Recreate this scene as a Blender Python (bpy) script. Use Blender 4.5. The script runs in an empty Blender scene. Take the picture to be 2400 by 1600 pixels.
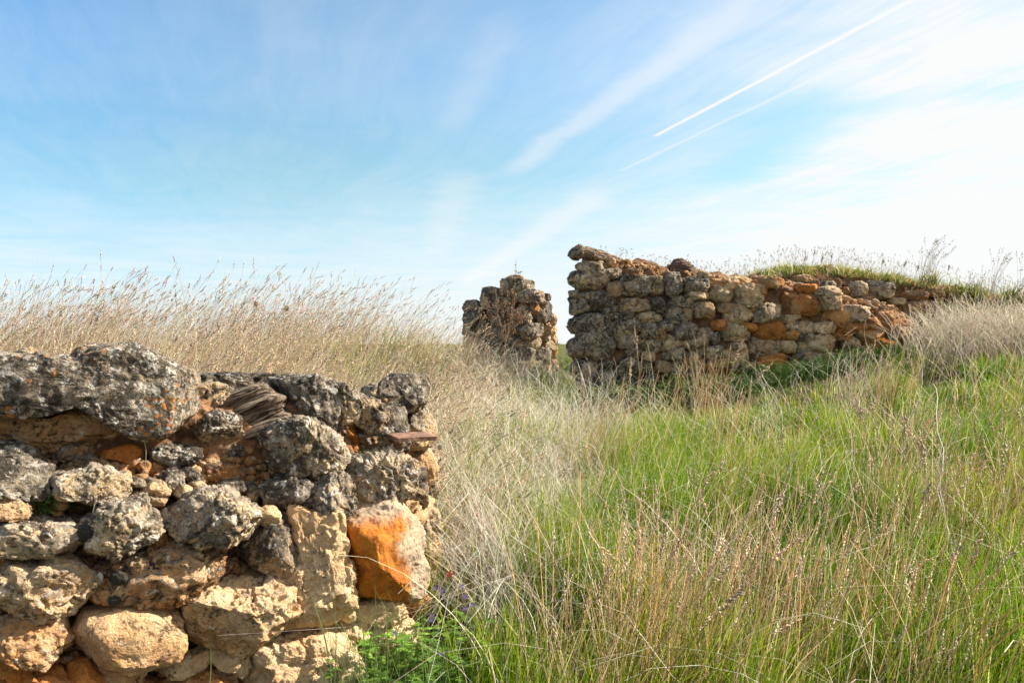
import bpy, bmesh, math, random
import numpy as np
from mathutils import Vector, Matrix
R = math.radians
random.seed(7); RNG = np.random.default_rng(7)
sc = bpy.context.scene
C = sc.collection
F = 1867.0; EYE = 1.5                      # focal length in px of the 2400 px wide photograph; eye height in metres

# ------------------------------------------------------------------ camera, sun, sky, exposure
cd = bpy.data.cameras.new('camera'); cam = bpy.data.objects.new('camera', cd); C.objects.link(cam)
cam.location = (0, 0, EYE); cam.rotation_euler = (R(90), 0, 0)
cd.sensor_width = 36; cd.lens = 36 * F / 2400; cd.clip_start = .05; cd.clip_end = 9000
cd.dof.use_dof = True; cd.dof.focus_distance = 2.5; cd.dof.aperture_fstop = 10
sc.camera = cam
SUN_AZ, SUN_EL = 75, 37
sd = bpy.data.lights.new('sun', 'SUN'); sun = bpy.data.objects.new('sun', sd); C.objects.link(sun)
sd.energy = 5.0; sd.angle = R(.6); sd.color = (1, .93, .82)
sv = Vector((math.cos(R(SUN_EL)) * math.sin(R(SUN_AZ)), math.cos(R(SUN_EL)) * math.cos(R(SUN_AZ)), math.sin(R(SUN_EL))))
sun.rotation_euler = sv.to_track_quat('Z', 'Y').to_euler()
sc.view_settings.view_transform = 'Standard'; sc.view_settings.look = 'None'
sc.view_settings.exposure = 1.25; sc.view_settings.gamma = 1
sc.cycles.max_bounces = 6; sc.cycles.diffuse_bounces = 3; sc.cycles.transparent_max_bounces = 8
sc.cycles.use_denoising = True

class G:
    """tiny node-graph helper"""
    def __init__(s, tree): s.t = tree; s.n = tree.nodes; s.l = tree.links
    def new(s, typ, **kw):
        n = s.n.new(typ)
        for k, v in kw.items(): setattr(n, k, v)
        return n
    def put(s, sock, v):
        if isinstance(v, bpy.types.NodeSocket): s.l.new(v, sock)
        elif v is not None:
            if sock.type == 'RGBA' and not isinstance(v, (int, float)) and len(v) == 3: v = (*v, 1)
            sock.default_value = v
    def m(s, op, a, b=None, c=None, clamp=False):
        n = s.new('ShaderNodeMath', operation=op, use_clamp=clamp)
        s.put(n.inputs[0], a)
        if b is not None: s.put(n.inputs[1], b)
        if c is not None: s.put(n.inputs[2], c)
        return n.outputs[0]
    def mix(s, f, a, b, mode='MIX'):
        n = s.new('ShaderNodeMix', data_type='RGBA', blend_type=mode)
        s.put(n.inputs[0], f); s.put(n.inputs[6], a); s.put(n.inputs[7], b)
        return n.outputs[2]
    def ss(s, x, a, b):
        n = s.new('ShaderNodeMapRange', interpolation_type='SMOOTHSTEP')
        s.put(n.inputs[0], x); n.inputs[1].default_value = a; n.inputs[2].default_value = b
        return n.outputs[0]
    def noise(s, vec, scale, detail=4, rough=.55, dist=0, col=False):
        n = s.new('ShaderNodeTexNoise'); s.put(n.inputs['Vector'], vec)
        n.inputs['Scale'].default_value = scale; n.inputs['Detail'].default_value = detail
        n.inputs['Roughness'].default_value = rough; n.inputs['Distortion'].default_value = dist
        return n.outputs['Color' if col else 'Fac']
    def voro(s, vec, scale, feature='F1', rnd=1, out='Distance'):
        n = s.new('ShaderNodeTexVoronoi', feature=feature); s.put(n.inputs['Vector'], vec)
        n.inputs['Scale'].default_value = scale; n.inputs['Randomness'].default_value = rnd
        return n.outputs[out]
    def comb(s, x, y, z):
        n = s.new('ShaderNodeCombineXYZ'); s.put(n.inputs[0], x); s.put(n.inputs[1], y); s.put(n.inputs[2], z); return n.outputs[0]
    def sep(s, v):
        n = s.new('ShaderNodeSeparateXYZ'); s.put(n.inputs[0], v); return n.outputs
    def bump(s, h, strength, dist, nrm=None):
        n = s.new('ShaderNodeBump'); n.inputs['Strength'].default_value = strength; n.inputs['Distance'].default_value = dist
        s.put(n.inputs['Height'], h)
        if nrm is not None: s.put(n.inputs['Normal'], nrm)
        return n.outputs[0]

w = bpy.data.worlds.new("World"); sc.world = w; w.use_nodes = True
g = G(w.node_tree); g.n.clear()
out = g.new('ShaderNodeOutputWorld'); bg = g.new('ShaderNodeBackground'); bg.inputs[1].default_value = .1
sky = g.new('ShaderNodeTexSky', sky_type='NISHITA'); sky.sun_disc = False
sky.sun_elevation = R(SUN_EL); sky.sun_rotation = R(SUN_AZ); sky.altitude = 700; sky.air_density = 1; sky.dust_density = .6; sky.ozone_density = 2
co = g.new('ShaderNodeTexCoord').outputs['Generated']
dx, dy, dz = g.sep(co)
zc = g.m('MAXIMUM', dz, .02)
px_ = g.m('DIVIDE', dx, zc); py_ = g.m('DIVIDE', dy, zc)          # where the view meets a high flat cloud layer
azr = g.m('ARCTAN2', dx, dy)                                       # compass angle and height angle of the view
elv = g.m('ARCSINE', dz)
def line(ax, ay, bx, by, wid, soft, s0, s1, fade):
    """a straight trail on the cloud layer through a and b; returns 0..1"""
    L = math.hypot(bx - ax, by - ay); tx, ty = (bx - ax) / L, (by - ay) / L
    s_ = g.m('ADD', g.m('MULTIPLY', g.m('SUBTRACT', px_, ax), tx), g.m('MULTIPLY', g.m('SUBTRACT', py_, ay), ty))
    d_ = g.m('ADD', g.m('MULTIPLY', g.m('SUBTRACT', px_, ax), -ty), g.m('MULTIPLY', g.m('SUBTRACT', py_, ay), tx))
    wob = g.noise(g.comb(s_, 0, ax), 3.0, 3)
    d_ = g.m('ADD', d_, g.m('MULTIPLY', g.m('SUBTRACT', wob, .5), soft * 1.2))
    c_ = g.m('SUBTRACT', 1, g.ss(g.m('ABSOLUTE', d_), wid, soft))
    return g.m('MULTIPLY', c_, g.m('MULTIPLY', g.ss(s_, s0, s0 + fade), g.m('SUBTRACT', 1, g.ss(s_, s1 - fade, s1))))
def cl(x, y):                                                      # photo px -> cloud layer point
    u, v = (x - 1200) / F, (800 - y) / F
    return u / v, 1 / v
def trail(x0, y0, x1, y1, wid, soft, before=0, after=0, fade=.05):
    a = cl(x0, y0); b = cl(x1, y1); L = math.hypot(b[0] - a[0], b[1] - a[1])
    return line(*a, *b, wid, soft, -before, L + after, fade)
# cirrus: noise drawn out along the wind
ang = math.atan2(-.309, 1)
ca, sa = math.cos(ang), math.sin(ang)
al = g.m('ADD', g.m('MULTIPLY', px_, sa), g.m('MULTIPLY', py_, ca))
ac = g.m('SUBTRACT', g.m('MULTIPLY', px_, ca), g.m('MULTIPLY', py_, sa))
wv = g.noise(g.comb(px_, py_, 0), .55, 3, .5, col=True)
wx, wy, wz = g.sep(wv)
alw = g.m('ADD', al, g.m('MULTIPLY', wx, .9)); acw = g.m('ADD', ac, g.m('MULTIPLY', wy, .55))
n1 = g.noise(g.comb(g.m('MULTIPLY', alw, .22), g.m('MULTIPLY', acw, 1.5), 3.1), 1.6, 6, .6, .4)
n2 = g.noise(g.comb(g.m('MULTIPLY', alw, .55), g.m('MULTIPLY', acw, 3.2), 9.7), 2.6, 7, .62, .8)
n3 = g.noise(g.comb(px_, py_, 5), 1.1, 5, .55, .5)
streak = g.m('ADD', g.m('MULTIPLY', n1, .55), g.m('MULTIPLY', n2, .45))
# more cloud towards the sun and towards the horizon
sx = g.m('ADD', g.m('MULTIPLY', dx, sv.x), g.m('ADD', g.m('MULTIPLY', dy, sv.y), g.m('MULTIPLY', dz, sv.z)))
toward = g.ss(azr, .02, .58)
low = g.m('SUBTRACT', 1, g.ss(elv, .02, .26))
cov = g.m('ADD', g.m('MULTIPLY', toward, .90), g.m('MULTIPLY', low, g.m('ADD', .18, g.m('MULTIPLY', g.ss(azr, -.35, .15), .46))))
stk = g.m('ADD', g.m('MULTIPLY', g.m('SUBTRACT', streak, .5), 1.9), g.m('MULTIPLY', g.m('SUBTRACT', n3, .5), 1.1))
dens = g.m('ADD', g.m('MULTIPLY', stk, g.m('ADD', .27, g.m('MULTIPLY', toward, 1.15))), g.m('ADD', cov, .05), clamp=True)
hz = g.m('MULTIPLY', g.m('SUBTRACT', 1, g.ss(elv, -.01, .20)), g.m('ADD', .80, g.m('MULTIPLY', g.m('SUBTRACT', n3, .5), 1.1)), clamp=True)
dens = g.m('SUBTRACT', 1, g.m('MULTIPLY', g.m('SUBTRACT', 1, dens), g.m('SUBTRACT', 1, hz)))
gap = g.m('MULTIPLY', trail(1690, 430, 1960, 205, .02, .42, .3, .1, .5), .75)
dens = g.m('MULTIPLY', dens, g.m('SUBTRACT', 1, gap))
t1 = trail(1530, 322, 2140, 0, .004, .02, 0, 1.3)
t2 = g.m('MULTIPLY', trail(1450, 403, 2340, -20, .005, .022, 0, 1.6), .38)
t3 = g.m('MULTIPLY', trail(1090, 660, 1370, 480, .03, .26, .8, 1.2, 1.2), .5)
t4 = g.m('MULTIPLY', trail(1230, 380, 1640, 90, .015, .13, .6, .6, .7), .40)
t5 = g.m('MULTIPLY', trail(1045, 320, 1180, 60, .01, .12, .1, .3, .4), .13)
t6 = g.m('MULTIPLY', trail(1020, 590, 1080, 420, .02, .25, .5, .4, .5), .25)
for t_ in (t1, t2, t3, t4, t5, t6):
    dens = g.m('SUBTRACT', 1, g.m('MULTIPLY', g.m('SUBTRACT', 1, dens), g.m('SUBTRACT', 1, t_)))
# air colour: deep blue above, turquoise lower down
tint = g.mix(g.ss(elv, .03, .20), (.44, .68, .80), (.78, .90, .75))
tint = g.mix(g.ss(elv, .16, .36), tint, (.98, 1.07, .97))
tint = g.mix(g.ss(azr, -.25, -.55), tint, g.mix(1, tint, (.84, .98, 1.10), 'MULTIPLY'))
skyc = g.mix(1, g.mix(1, sky.outputs[0], tint, 'MULTIPLY'), (1.07, 1.07, 1.06), 'MULTIPLY')
fin = g.mix(1, g.mix(dens, skyc, (4.68, 4.75, 4.75)), (.87, .87, .87), 'MULTIPLY')
g.put(bg.inputs[0], fin); g.l.new(bg.outputs[0], out.inputs[0])

# ------------------------------------------------------------------ numpy noise
_p = RNG.permutation(256); _p = np.concatenate([_p, _p, _p])
_gr = RNG.normal(size=(256, 3)); _gr /= np.linalg.norm(_gr, axis=1)[:, None]
def perlin(q):
    q = np.asarray(q, float); i = np.floor(q).astype(int); f = q - i; i &= 255
    u = f * f * f * (f * (f * 6 - 15) + 10)
    r = 0
    for a in (0, 1):
        for b in (0, 1):
            for c in (0, 1):
                h = _p[_p[_p[i[:, 0] + a] + i[:, 1] + b] + i[:, 2] + c]
                d = (_gr[h] * (f - np.array([a, b, c]))).sum(1)
                wgt = (u[:, 0] if a else 1 - u[:, 0]) * (u[:, 1] if b else 1 - u[:, 1]) * (u[:, 2] if c else 1 - u[:, 2])
                r = r + d * wgt
    return r
def fbm(q, o=4, gain=.5):
    r = 0; a = 1
    for k in range(o):
        r = r + a * perlin(q * 2 ** k + 17.3 * k); a *= gain
    return r
def worley(q):
    i = np.floor(q).astype(int); d1 = np.full(len(q), 9.); d2 = np.full(len(q), 9.)
    for a in (-1, 0, 1):
        for b in (-1, 0, 1):
            for c in (-1, 0, 1):
                j = i + [a, b, c]; k = j & 255; h = _p[_p[_p[k[:, 0]] + k[:, 1]] + k[:, 2]]
                d = np.linalg.norm(j + .5 + _gr[h] * .45 - q, axis=1)
                d2 = np.where(d < d1, d1, np.minimum(d2, d)); d1 = np.minimum(d1, d)
    return d1, d2
def ridged(q, o=4, gain=.5):
    r = 0; a = 1
    for k in range(o):
        r = r + a * (.35 - np.abs(perlin(q * 2 ** k + 31.7 * k))); a *= gain
    return r

# ------------------------------------------------------------------ object helpers
def mesh_np(name, v, f, mat=None, smooth=True, colors=None):
    """v (n,3), f: (m,k) array or list of arrays of equal width"""
    me = bpy.data.meshes.new(name)
    fs = f if isinstance(f, list) else [f]
    fs = [np.asarray(x, np.int32) for x in fs if len(x)]
    me.vertices.add(len(v)); me.vertices.foreach_set('co', np.ascontiguousarray(v, np.float32).ravel())
    nl = sum(x.size for x in fs); nf = sum(len(x) for x in fs)
    me.loops.add(nl); me.loops.foreach_set('vertex_index', np.concatenate([x.ravel() for x in fs]))
    me.polygons.add(nf)
    st = []; o = 0
    for x in fs:
        st.append(o + np.arange(len(x)) * x.shape[1]); o += x.size
    me.polygons.foreach_set('loop_start', np.concatenate(st).astype(np.int32))
    me.update(calc_edges=True); me.validate()
    if smooth: me.polygons.foreach_set('use_smooth', np.ones(len(me.polygons), bool))
    if colors is not None:
        at = me.color_attributes.new('tint', 'FLOAT_COLOR', 'POINT')
        at.data.foreach_set('color', np.ascontiguousarray(np.concatenate([colors, np.ones((len(colors), 1))], 1), np.float32).ravel())
    if mat: me.materials.append(mat)
    return me
def link(name, me, parent=None, loc=(0, 0, 0)):
    o = bpy.data.objects.new(name, me); C.objects.link(o); o.location = loc
    if parent is not None: o.parent = parent
    return o
def tag(o, label=None, cat=None, group=None, kind=None):
    if label: o['label'] = label
    if cat: o['category'] = cat
    if group: o['group'] = group
    if kind: o['kind'] = kind
    return o
def empty(name, loc, label, cat, group=None):
    return tag(link(name, None, None, loc), label, cat, group)
def ray(x, y): return np.array([(x - 1200) / F, 1.0, (800 - y) / F])
def at(x, y, D):
    r = ray(x, y) * D; r[2] += EYE; return r

# ------------------------------------------------------------------ materials
def mat(name):
    m = bpy.data.materials.new(name); m.use_nodes = True
    gg = G(m.node_tree); gg.n.clear()
    o = gg.new('ShaderNodeOutputMaterial')
    return m, gg, o
def stone_mat():
    m, g, o = mat('weathered_limestone')
    b = g.new('ShaderNodeBsdfPrincipled'); b.inputs['Roughness'].default_value = .95; b.inputs['Specular IOR Level'].default_value = .15
    oi = g.new('ShaderNodeObjectInfo')
    sp = g.new('ShaderNodeSeparateColor'); g.l.new(oi.outputs['Color'], sp.inputs[0])
    lich, warm, bright = sp.outputs[0], sp.outputs[1], sp.outputs[2]; spots = oi.outputs['Alpha']
    off = g.m('MULTIPLY', oi.outputs['Random'], 37)
    tc = g.new('ShaderNodeTexCoord').outputs['Object']
    va = g.new('ShaderNodeVectorMath', operation='ADD'); g.l.new(tc, va.inputs[0]); g.put(va.inputs[1], g.comb(off, off, off)); v = va.outputs[0]
    nz = g.sep(g.new('ShaderNodeNewGeometry').outputs['Normal'])[2]
    big = g.noise(v, 6, 5, .6); med = g.noise(v, 22, 6, .65, .4); fine = g.noise(v, 90, 5, .7); vf = g.noise(v, 260, 3, .7)
    cream = g.mix(g.ss(big, .35, .65), (.64, .48, .29), (.54, .35, .18))
    cream = g.mix(g.m('MULTIPLY', g.ss(med, .42, .62), .6), cream, (.40, .25, .13))
    orange = g.mix(g.ss(med, .3, .7), (.62, .25, .06), (.50, .17, .035))
    base = g.mix(g.m('MULTIPLY', g.ss(g.m('ADD', g.m('MULTIPLY', big, .9), g.m('MULTIPLY', g.m('SUBTRACT', warm, .5), 1.0)), .35, .75), g.m('ADD', warm, .15, clamp=True)), cream, orange)
    # grey lichen crust, mostly on upward and upper faces
    lm = g.m('ADD', g.m('ADD', g.m('MULTIPLY', g.m('SUBTRACT', med, .5), 1.6), g.m('MULTIPLY', g.m('SUBTRACT', big, .5), 1.8)), g.m('ADD', g.m('MULTIPLY', nz, .28), g.m('SUBTRACT', g.m('MULTIPLY', lich, 1.12), .70)))
    crust = g.m('MULTIPLY', g.ss(lm, -.16, .26), .9)
    grey = g.mix(g.ss(fine, .38, .62), (.20, .16, .115), (.49, .42, .33))
    base = g.mix(crust, base, grey)
    # black crust patches
    bm = g.m('ADD', g.noise(v, 13, 6, .72, .8), g.m('MULTIPLY', lich, .185))
    bm = g.m('ADD', bm, g.m('MULTIPLY', g.m('SUBTRACT', fine, .5), .75))
    base = g.mix(g.m('MULTIPLY', g.ss(bm, .585, .72), .88), base, (.045, .036, .028))
    # white flecks
    wm = g.m('ADD', g.noise(v, 34, 5, .7, .5), g.m('MULTIPLY', lich, .10))
    base = g.mix(g.m('MULTIPLY', g.ss(wm, .635, .70), .85), base, (.66, .60, .50))
    rd = g.m('ADD', g.voro(v, 48), g.m('MULTIPLY', g.m('SUBTRACT', vf, .5), .35))
    rsel = g.ss(g.m('SUBTRACT', g.voro(v, 48, out='Color'), g.m('MULTIPLY', lich, .35)), .38, .34)
    base = g.mix(g.m('MULTIPLY', g.m('MULTIPLY', g.ss(rd, .26, .2), rsel), g.m('MULTIPLY', lich, .8)), base, (.52, .48, .42))
    # orange lichen rosettes
    od = g.m('ADD', g.voro(v, 68), g.m('MULTIPLY', g.m('SUBTRACT', vf, .5), .6))
    om = g.m('MULTIPLY', g.ss(od, .42, .30), g.ss(g.m('ADD', g.noise(v, 6, 4, .7), g.m('MULTIPLY', spots, .10)), .62, .70))
    base = g.mix(g.m('MULTIPLY', om, spots), base, (.52, .20, .04))
    # dust and fine grain
    gr = g.m('ADD', .62, g.m('MULTIPLY', vf, .76))
    base = g.mix(1, base, g.comb(gr, gr, gr), 'MULTIPLY')
    br = g.m('MULTIPLY', bright, 2)
    base = g.mix(1, base, g.comb(br, br, br), 'MULTIPLY')
    g.put(b.inputs['Base Color'], base)
    pit = g.ss(g.voro(v, 60), .0, .35)
    h = g.m('ADD', g.m('MULTIPLY', med, 1.1), g.m('ADD', g.m('MULTIPLY', fine, .55), g.m('ADD', g.m('MULTIPLY', vf, .16), g.m('MULTIPLY', pit, .12))))
    g.put(b.inputs['Normal'], g.bump(h, 1.0, .030))
    g.l.new(b.outputs[0], o.inputs[0]); return m
def orange_stone_mat():
    """boulder with a broken orange face on its left and weathered cream on its right"""
    m, g, o = mat('split_orange_limestone')
    b = g.new('ShaderNodeBsdfPrincipled'); b.inputs['Roughness'].default_value = .9; b.inputs['Specular IOR Level'].default_value = .2
    v = g.new('ShaderNodeTexCoord').outputs['Object']
    x, y, z = g.sep(v)
    big = g.noise(v, 9, 5, .6); med = g.noise(v, 30, 6, .65); fine = g.noise(v, 110, 5, .7)
    cream = g.mix(g.ss(med, .4, .62), (.44, .33, .22), (.30, .22, .15))
    cream = g.mix(g.ss(fine, .58, .66), cream, (.14, .11, .09))
    orange = g.mix(g.ss(med, .35, .65), (.47, .165, .022), (.33, .10, .016))
    orange = g.mix(g.ss(g.noise(v, 70, 4, .7), .66, .72), orange, (.12, .06, .02))
    e = g.m('ADD', x, g.m('ADD', g.m('MULTIPLY', g.m('SUBTRACT', big, .5), .16), g.m('MULTIPLY', z, -.0)))
    f = g.ss(g.m('ADD', e, g.m('MULTIPLY', g.m('SUBTRACT', fine, .5), .10)), .080, .045)
    f = g.m('MULTIPLY', f, g.ss(g.m('ADD', z, g.m('MULTIPLY', big, .05)), .17, .13))
    g.put(b.inputs['Base Color'], g.mix(f, cream, orange))
    g.put(b.inputs['Normal'], g.bump(g.m('ADD', med, g.m('MULTIPLY', fine, .4)), .7, .012))
    g.l.new(b.outputs[0], o.inputs[0]); return m
def clay_mat(name='red_clay_mortar', k=1.0, grn=0.0):
    m, g, o = mat(name)
    b = g.new('ShaderNodeBsdfPrincipled'); b.inputs['Roughness'].default_value = 1; b.inputs['Specular IOR Level'].default_value = .05
    v = g.new('ShaderNodeTexCoord').outputs['Object']
    big = g.noise(v, 5, 5, .6); med = g.noise(v, 28, 6, .7, .6); fine = g.noise(v, 120, 5, .75)
    c = g.mix(g.ss(big, .35, .65), (.46 * k, .24 * k, .12 * k), (.28 * k, .15 * k, .085 * k))
    c = g.mix(g.ss(med, .52, .68), c, (.50 * k, .36 * k, .23 * k))
    c = g.mix(g.m('MULTIPLY', g.ss(fine, .56, .66), .7), c, (.12, .06, .035))
    c = g.mix(g.m('MULTIPLY', g.ss(g.noise(v, 9, 4, .7), .58, .68), .8), c, (.07, .045, .03))
    g.put(b.inputs['Base Color'], c)
    h = g.m('ADD', med, g.m('ADD', g.m('MULTIPLY', fine, .5), g.m('MULTIPLY', g.voro(v, 45), .5)))
    g.put(b.inputs['Normal'], g.bump(h, 1, .03))
    g.l.new(b.outputs[0], o.inputs[0]); return m
def soil_mat():
    m, g, o = mat('soil_and_thatch')
    b = g.new('ShaderNodeBsdfPrincipled'); b.inputs['Roughness'].default_value = 1; b.inputs['Specular IOR Level'].default_value = .05
    v = g.new('ShaderNodeTexCoord').outputs['Object']
    n = g.noise(v, 1.3, 5, .6); f = g.noise(v, 40, 6, .7)
    c = g.mix(g.ss(n, .4, .6), (.10, .075, .035), (.075, .085, .025))
    c = g.mix(g.ss(f, .5, .65), c, (.22, .17, .10))
    g.put(b.inputs['Base Color'], c); g.put(b.inputs['Normal'], g.bump(f, 1, .04))
    g.l.new(b.outputs[0], o.inputs[0]); return m
def wood_mat():
    m, g, o = mat('weathered_wood')
    b = g.new('ShaderNodeBsdfPrincipled'); b.inputs['Roughness'].default_value = .9; b.inputs['Specular IOR Level'].default_value = .15
    v = g.new('ShaderNodeTexCoord').outputs['Object']
    mp = g.new('ShaderNodeMapping'); mp.inputs['Scale'].default_value = (4, 70, 120); g.l.new(v, mp.inputs[0])
    s = g.noise(mp.outputs[0], 1, 6, .65, .5); f = g.noise(v, 60, 5, .7)
    c = g.mix(g.ss(s, .40, .60), (.045, .03, .022), (.34, .255, .18))
    c = g.mix(g.m('MULTIPLY', g.ss(f, .55, .7), .6), c, (.30, .15, .07))
    g.put(b.inputs['Base Color'], c)
    g.put(b.inputs['Normal'], g.bump(g.m('ADD', s, g.m('MULTIPLY', f, .3)), 1, .02))
    g.l.new(b.outputs[0], o.inputs[0]); return m
def flat_mat(name, col, rough=.8, n=60, amt=.5):
    m, g, o = mat(name)
    b = g.new('ShaderNodeBsdfPrincipled'); b.inputs['Roughness'].default_value = rough
    v = g.new('ShaderNodeTexCoord').outputs['Object']; f = g.noise(v, n, 5, .65)
    g.put(b.inputs['Base Color'], g.mix(g.m('MULTIPLY', g.ss(f, .4, .65), amt), col, tuple(c * .4 for c in col)))
    g.put(b.inputs['Normal'], g.bump(f, .6, .005))
    g.l.new(b.outputs[0], o.inputs[0]); return m
def leaf_mat(name, trans=.4, rough=.55, sat=1.0):
    m, g, o = mat(name)
    at_ = g.new('ShaderNodeAttribute', attribute_name='tint').outputs['Color']
    b = g.new('ShaderNodeBsdfPrincipled'); b.inputs['Roughness'].default_value = rough; b.inputs['Specular IOR Level'].default_value = .3
    t = g.new('ShaderNodeBsdfTranslucent'); mx = g.new('ShaderNodeMixShader'); mx.inputs[0].default_value = trans
    g.l.new(at_, b.inputs['Base Color']); g.put(t.inputs[0], g.mix(1, at_, (1.15, 1.1, .75), 'MULTIPLY'))
    g.l.new(b.outputs[0], mx.inputs[1]); g.l.new(t.outputs[0], mx.inputs[2]); g.l.new(mx.outputs[0], o.inputs[0]); return m
M_ST = stone_mat(); M_OR = orange_stone_mat(); M_CL = clay_mat(); M_SOIL = soil_mat(); M_WOOD = wood_mat()
M_GR = leaf_mat('green_blade', .42); M_DRY = leaf_mat('dry_straw', .3, .5); M_LEAF = leaf_mat('herb_leaf', .45)
M_TILE = flat_mat('fired_clay', (.27, .14, .085), .95, 70, .9); M_SHELL = flat_mat('snail_shell', (.62, .58, .52), .5, 90, .3)
M_MOSS = flat_mat('black_moss', (.035, .03, .02), 1, 200, .6)

# ------------------------------------------------------------------ terrain
GY = [-60, -5, 0, 1, 2, 3, 4.5, 5.6, 6.4, 7, 8, 9.5, 12, 20, 60, 400, 3000]
GZ = [-1, -.25, 0, .26, .50, .62, .73, .79, .92, 1.06, 1.07, 1.03, .6, -1, -4, -6, -8]
def ground_z(X, Y):
    X = np.asarray(X, float); Y = np.asarray(Y, float)
    z = np.interp(Y, GY, GZ)
    s = np.clip((-X - .15) / 2.0, 0, 1); s = s * s * (3 - 2 * s)
    z = z + .46 * s * np.exp(-((Y - 5.0) / 1.7) ** 2)
    s2 = np.clip((X / np.maximum(Y, 1) - .22) / .34, 0, 1)
    z = z + .36 * np.exp(-((X + 1.2) / .95) ** 2 - ((Y - 6.9) / 1.2) ** 2)
    z = z + .45 * s2 * np.exp(-((Y - 6.6) / 1.8) ** 2)
    near = np.exp(-(np.hypot(X, Y - 4) / 12) ** 2)
    q = np.stack([X.ravel() * .9, Y.ravel() * .9, np.zeros(X.size)], 1)
    z = z + near * (.06 * fbm(q, 3)).reshape(X.shape)
    return z
def build_ground():
    def ax(lo, hi, n, far):
        core = np.linspace(lo, hi, n); st = np.geomspace(.3, far, 26)
        return np.concatenate([lo - st[::-1], core, hi + st])
    xs = ax(-8, 10, 130, 3000); ys = ax(-2, 13, 130, 3000)
    X, Y = np.meshgrid(xs, ys); Z = ground_z(X, Y)
    v = np.stack([X, Y, Z], -1).reshape(-1, 3); n = len(xs)
    i = (np.arange(len(ys) - 1)[:, None] * n + np.arange(n - 1)[None, :]).ravel()
    f = np.stack([i, i + 1, i + n + 1, i + n], 1)
    tag(link('ground', mesh_np('ground', v, f, M_SOIL)), 'grassy hillside sloping up from the viewer', kind='structure')
build_ground()

# ------------------------------------------------------------------ stones
_ico = {}
def ico(n):
    if n not in _ico:
        bm = bmesh.new(); bmesh.ops.create_icosphere(bm, subdivisions=n, radius=1)
        _ico[n] = (np.array([q.co[:] for q in bm.verts]), np.array([[q.index for q in f.verts] for f in bm.faces])); bm.free()
    return _ico[n]
_seed = [0]
def stone_verts(Rth, T, n, sub=5, rough=1.0, e=.54, cuts=11, strat=0.0, pits=1.0, lumps=1.0, frac=1.0):
    """Rth(theta) outline radius in the wall plane; T half thickness; n = outward normal. returns verts around the origin"""
    _seed[0] += 1; rs = np.random.default_rng(1000 + _seed[0]); off = rs.uniform(0, 60, 3)
    d, f = ico(sub)
    ph = np.arccos(np.clip(d[:, 1], -1, 1)); th = np.arctan2(d[:, 2], d[:, 0])
    rr = Rth(th); ee = rs.uniform(e - .08, e + .12)
    rho = np.abs(np.sin(ph)) ** ee; ww = np.sign(np.cos(ph)) * np.abs(np.cos(ph)) ** ee
    rr = rr * 1.07; u = rho * rr * np.cos(th); v = rho * rr * np.sin(th); q = np.stack([u, v, ww * T], 1)
    size = float(np.sqrt((rr ** 2).mean()))
    # chiselled facets, mostly on the outward side
    for k in range(cuts):
        m = rs.normal(size=3); m[2] = abs(m[2]) * 1.3 + .25; m /= np.linalg.norm(m)
        pr = q @ m; lim = pr.max() * rs.uniform(.68, .90); ex = np.maximum(pr - lim, 0)
        q -= (ex * .9)[:, None] * m
    nn = q / (np.linalg.norm(q, axis=1)[:, None] + 1e-6)
    s = 1 / size
    lum = fbm(q * s * 1.1 + off, 2) * .19 * lumps
    mid = ridged(q * s * 2.4 + off + 9, 5, .6) * .15 * rough - np.clip(perlin(q * s * 7 + off) - .15, 0, 1) * .12 * rough
    fn = (fbm(q * 38 + off, 3, .6) * .8 + ridged(q * 60 + off, 3, .6)) * .0055 * min(1, size / .06) * rough
    pit = np.clip(perlin(q * s * 3.4 + off + 40) - .12, 0, 1) * -.42 * pits * rough
    w1, w2 = worley(q * s * 1.7 + off + .35 * np.stack([perlin(q * s * 3 + off + k * 5) for k in range(3)], 1)); mid = mid + (np.minimum(w2 - w1, .45) - .25) * .13 * rough * frac - np.exp(-((w2 - w1) / .05) ** 2) * .035 * rough * frac
    w1, w2 = worley(q * s * 4.5 + off); mid = mid + (np.minimum(w2 - w1, .4) - .2) * .05 * rough * frac
    if strat: mid = mid + strat * .06 * np.sin(q[:, 1] * 95 + 4 * perlin(q * 9 + off)) * np.clip(perlin(q * s * 2 + off) + .5, 0, 1)
    q = q + nn * ((lum + mid + pit) * size + fn)[:, None]
    n = np.asarray(n, float); uax = np.cross([0, 0, 1.], n); uax = uax / np.linalg.norm(uax)
    if uax[0] < 0: uax = -uax
    vax = np.array([0, 0, 1.])
    return q[:, :1] * uax + q[:, 1:2] * vax + q[:, 2:3] * n, f, size
def poly_radius(pl):
    """pl (k,2) polygon about origin -> outline radius as a function of angle (rounded)"""
    A = np.asarray(pl, float); B = np.roll(A, -1, 0)
    th = np.linspace(-math.pi, math.pi, 181)[:-1]; out = []
    for t in th:
        c, s = math.cos(t), math.sin(t); best = 0
        e = B - A; den = c * e[:, 1] - s * e[:, 0]; den = np.where(np.abs(den) < 1e-12, 1e-12, den)
        r = (A[:, 0] * e[:, 1] - A[:, 1] * e[:, 0]) / den; k = (A[:, 0] * s - A[:, 1] * c) / den
        k = (c * A[:, 1] - s * A[:, 0]) / -den
        ok = (k >= -1e-6) & (k <= 1 + 1e-6) & (r > 0)
        out.append(r[ok].max() if ok.any() else np.nan)
    out = np.array(out); m = np.isnan(out)
    if m.any(): out[m] = np.interp(th[m], th[~m], out[~m])
    ker = np.array([1, 2, 3, 2, 1.]); ker /= ker.sum()
    out = np.convolve(np.concatenate([out[-4:], out, out[:4]]), ker, 'same')[4:-4]
    return lambda t: np.interp(t, th, out, period=2 * math.pi)
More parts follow.
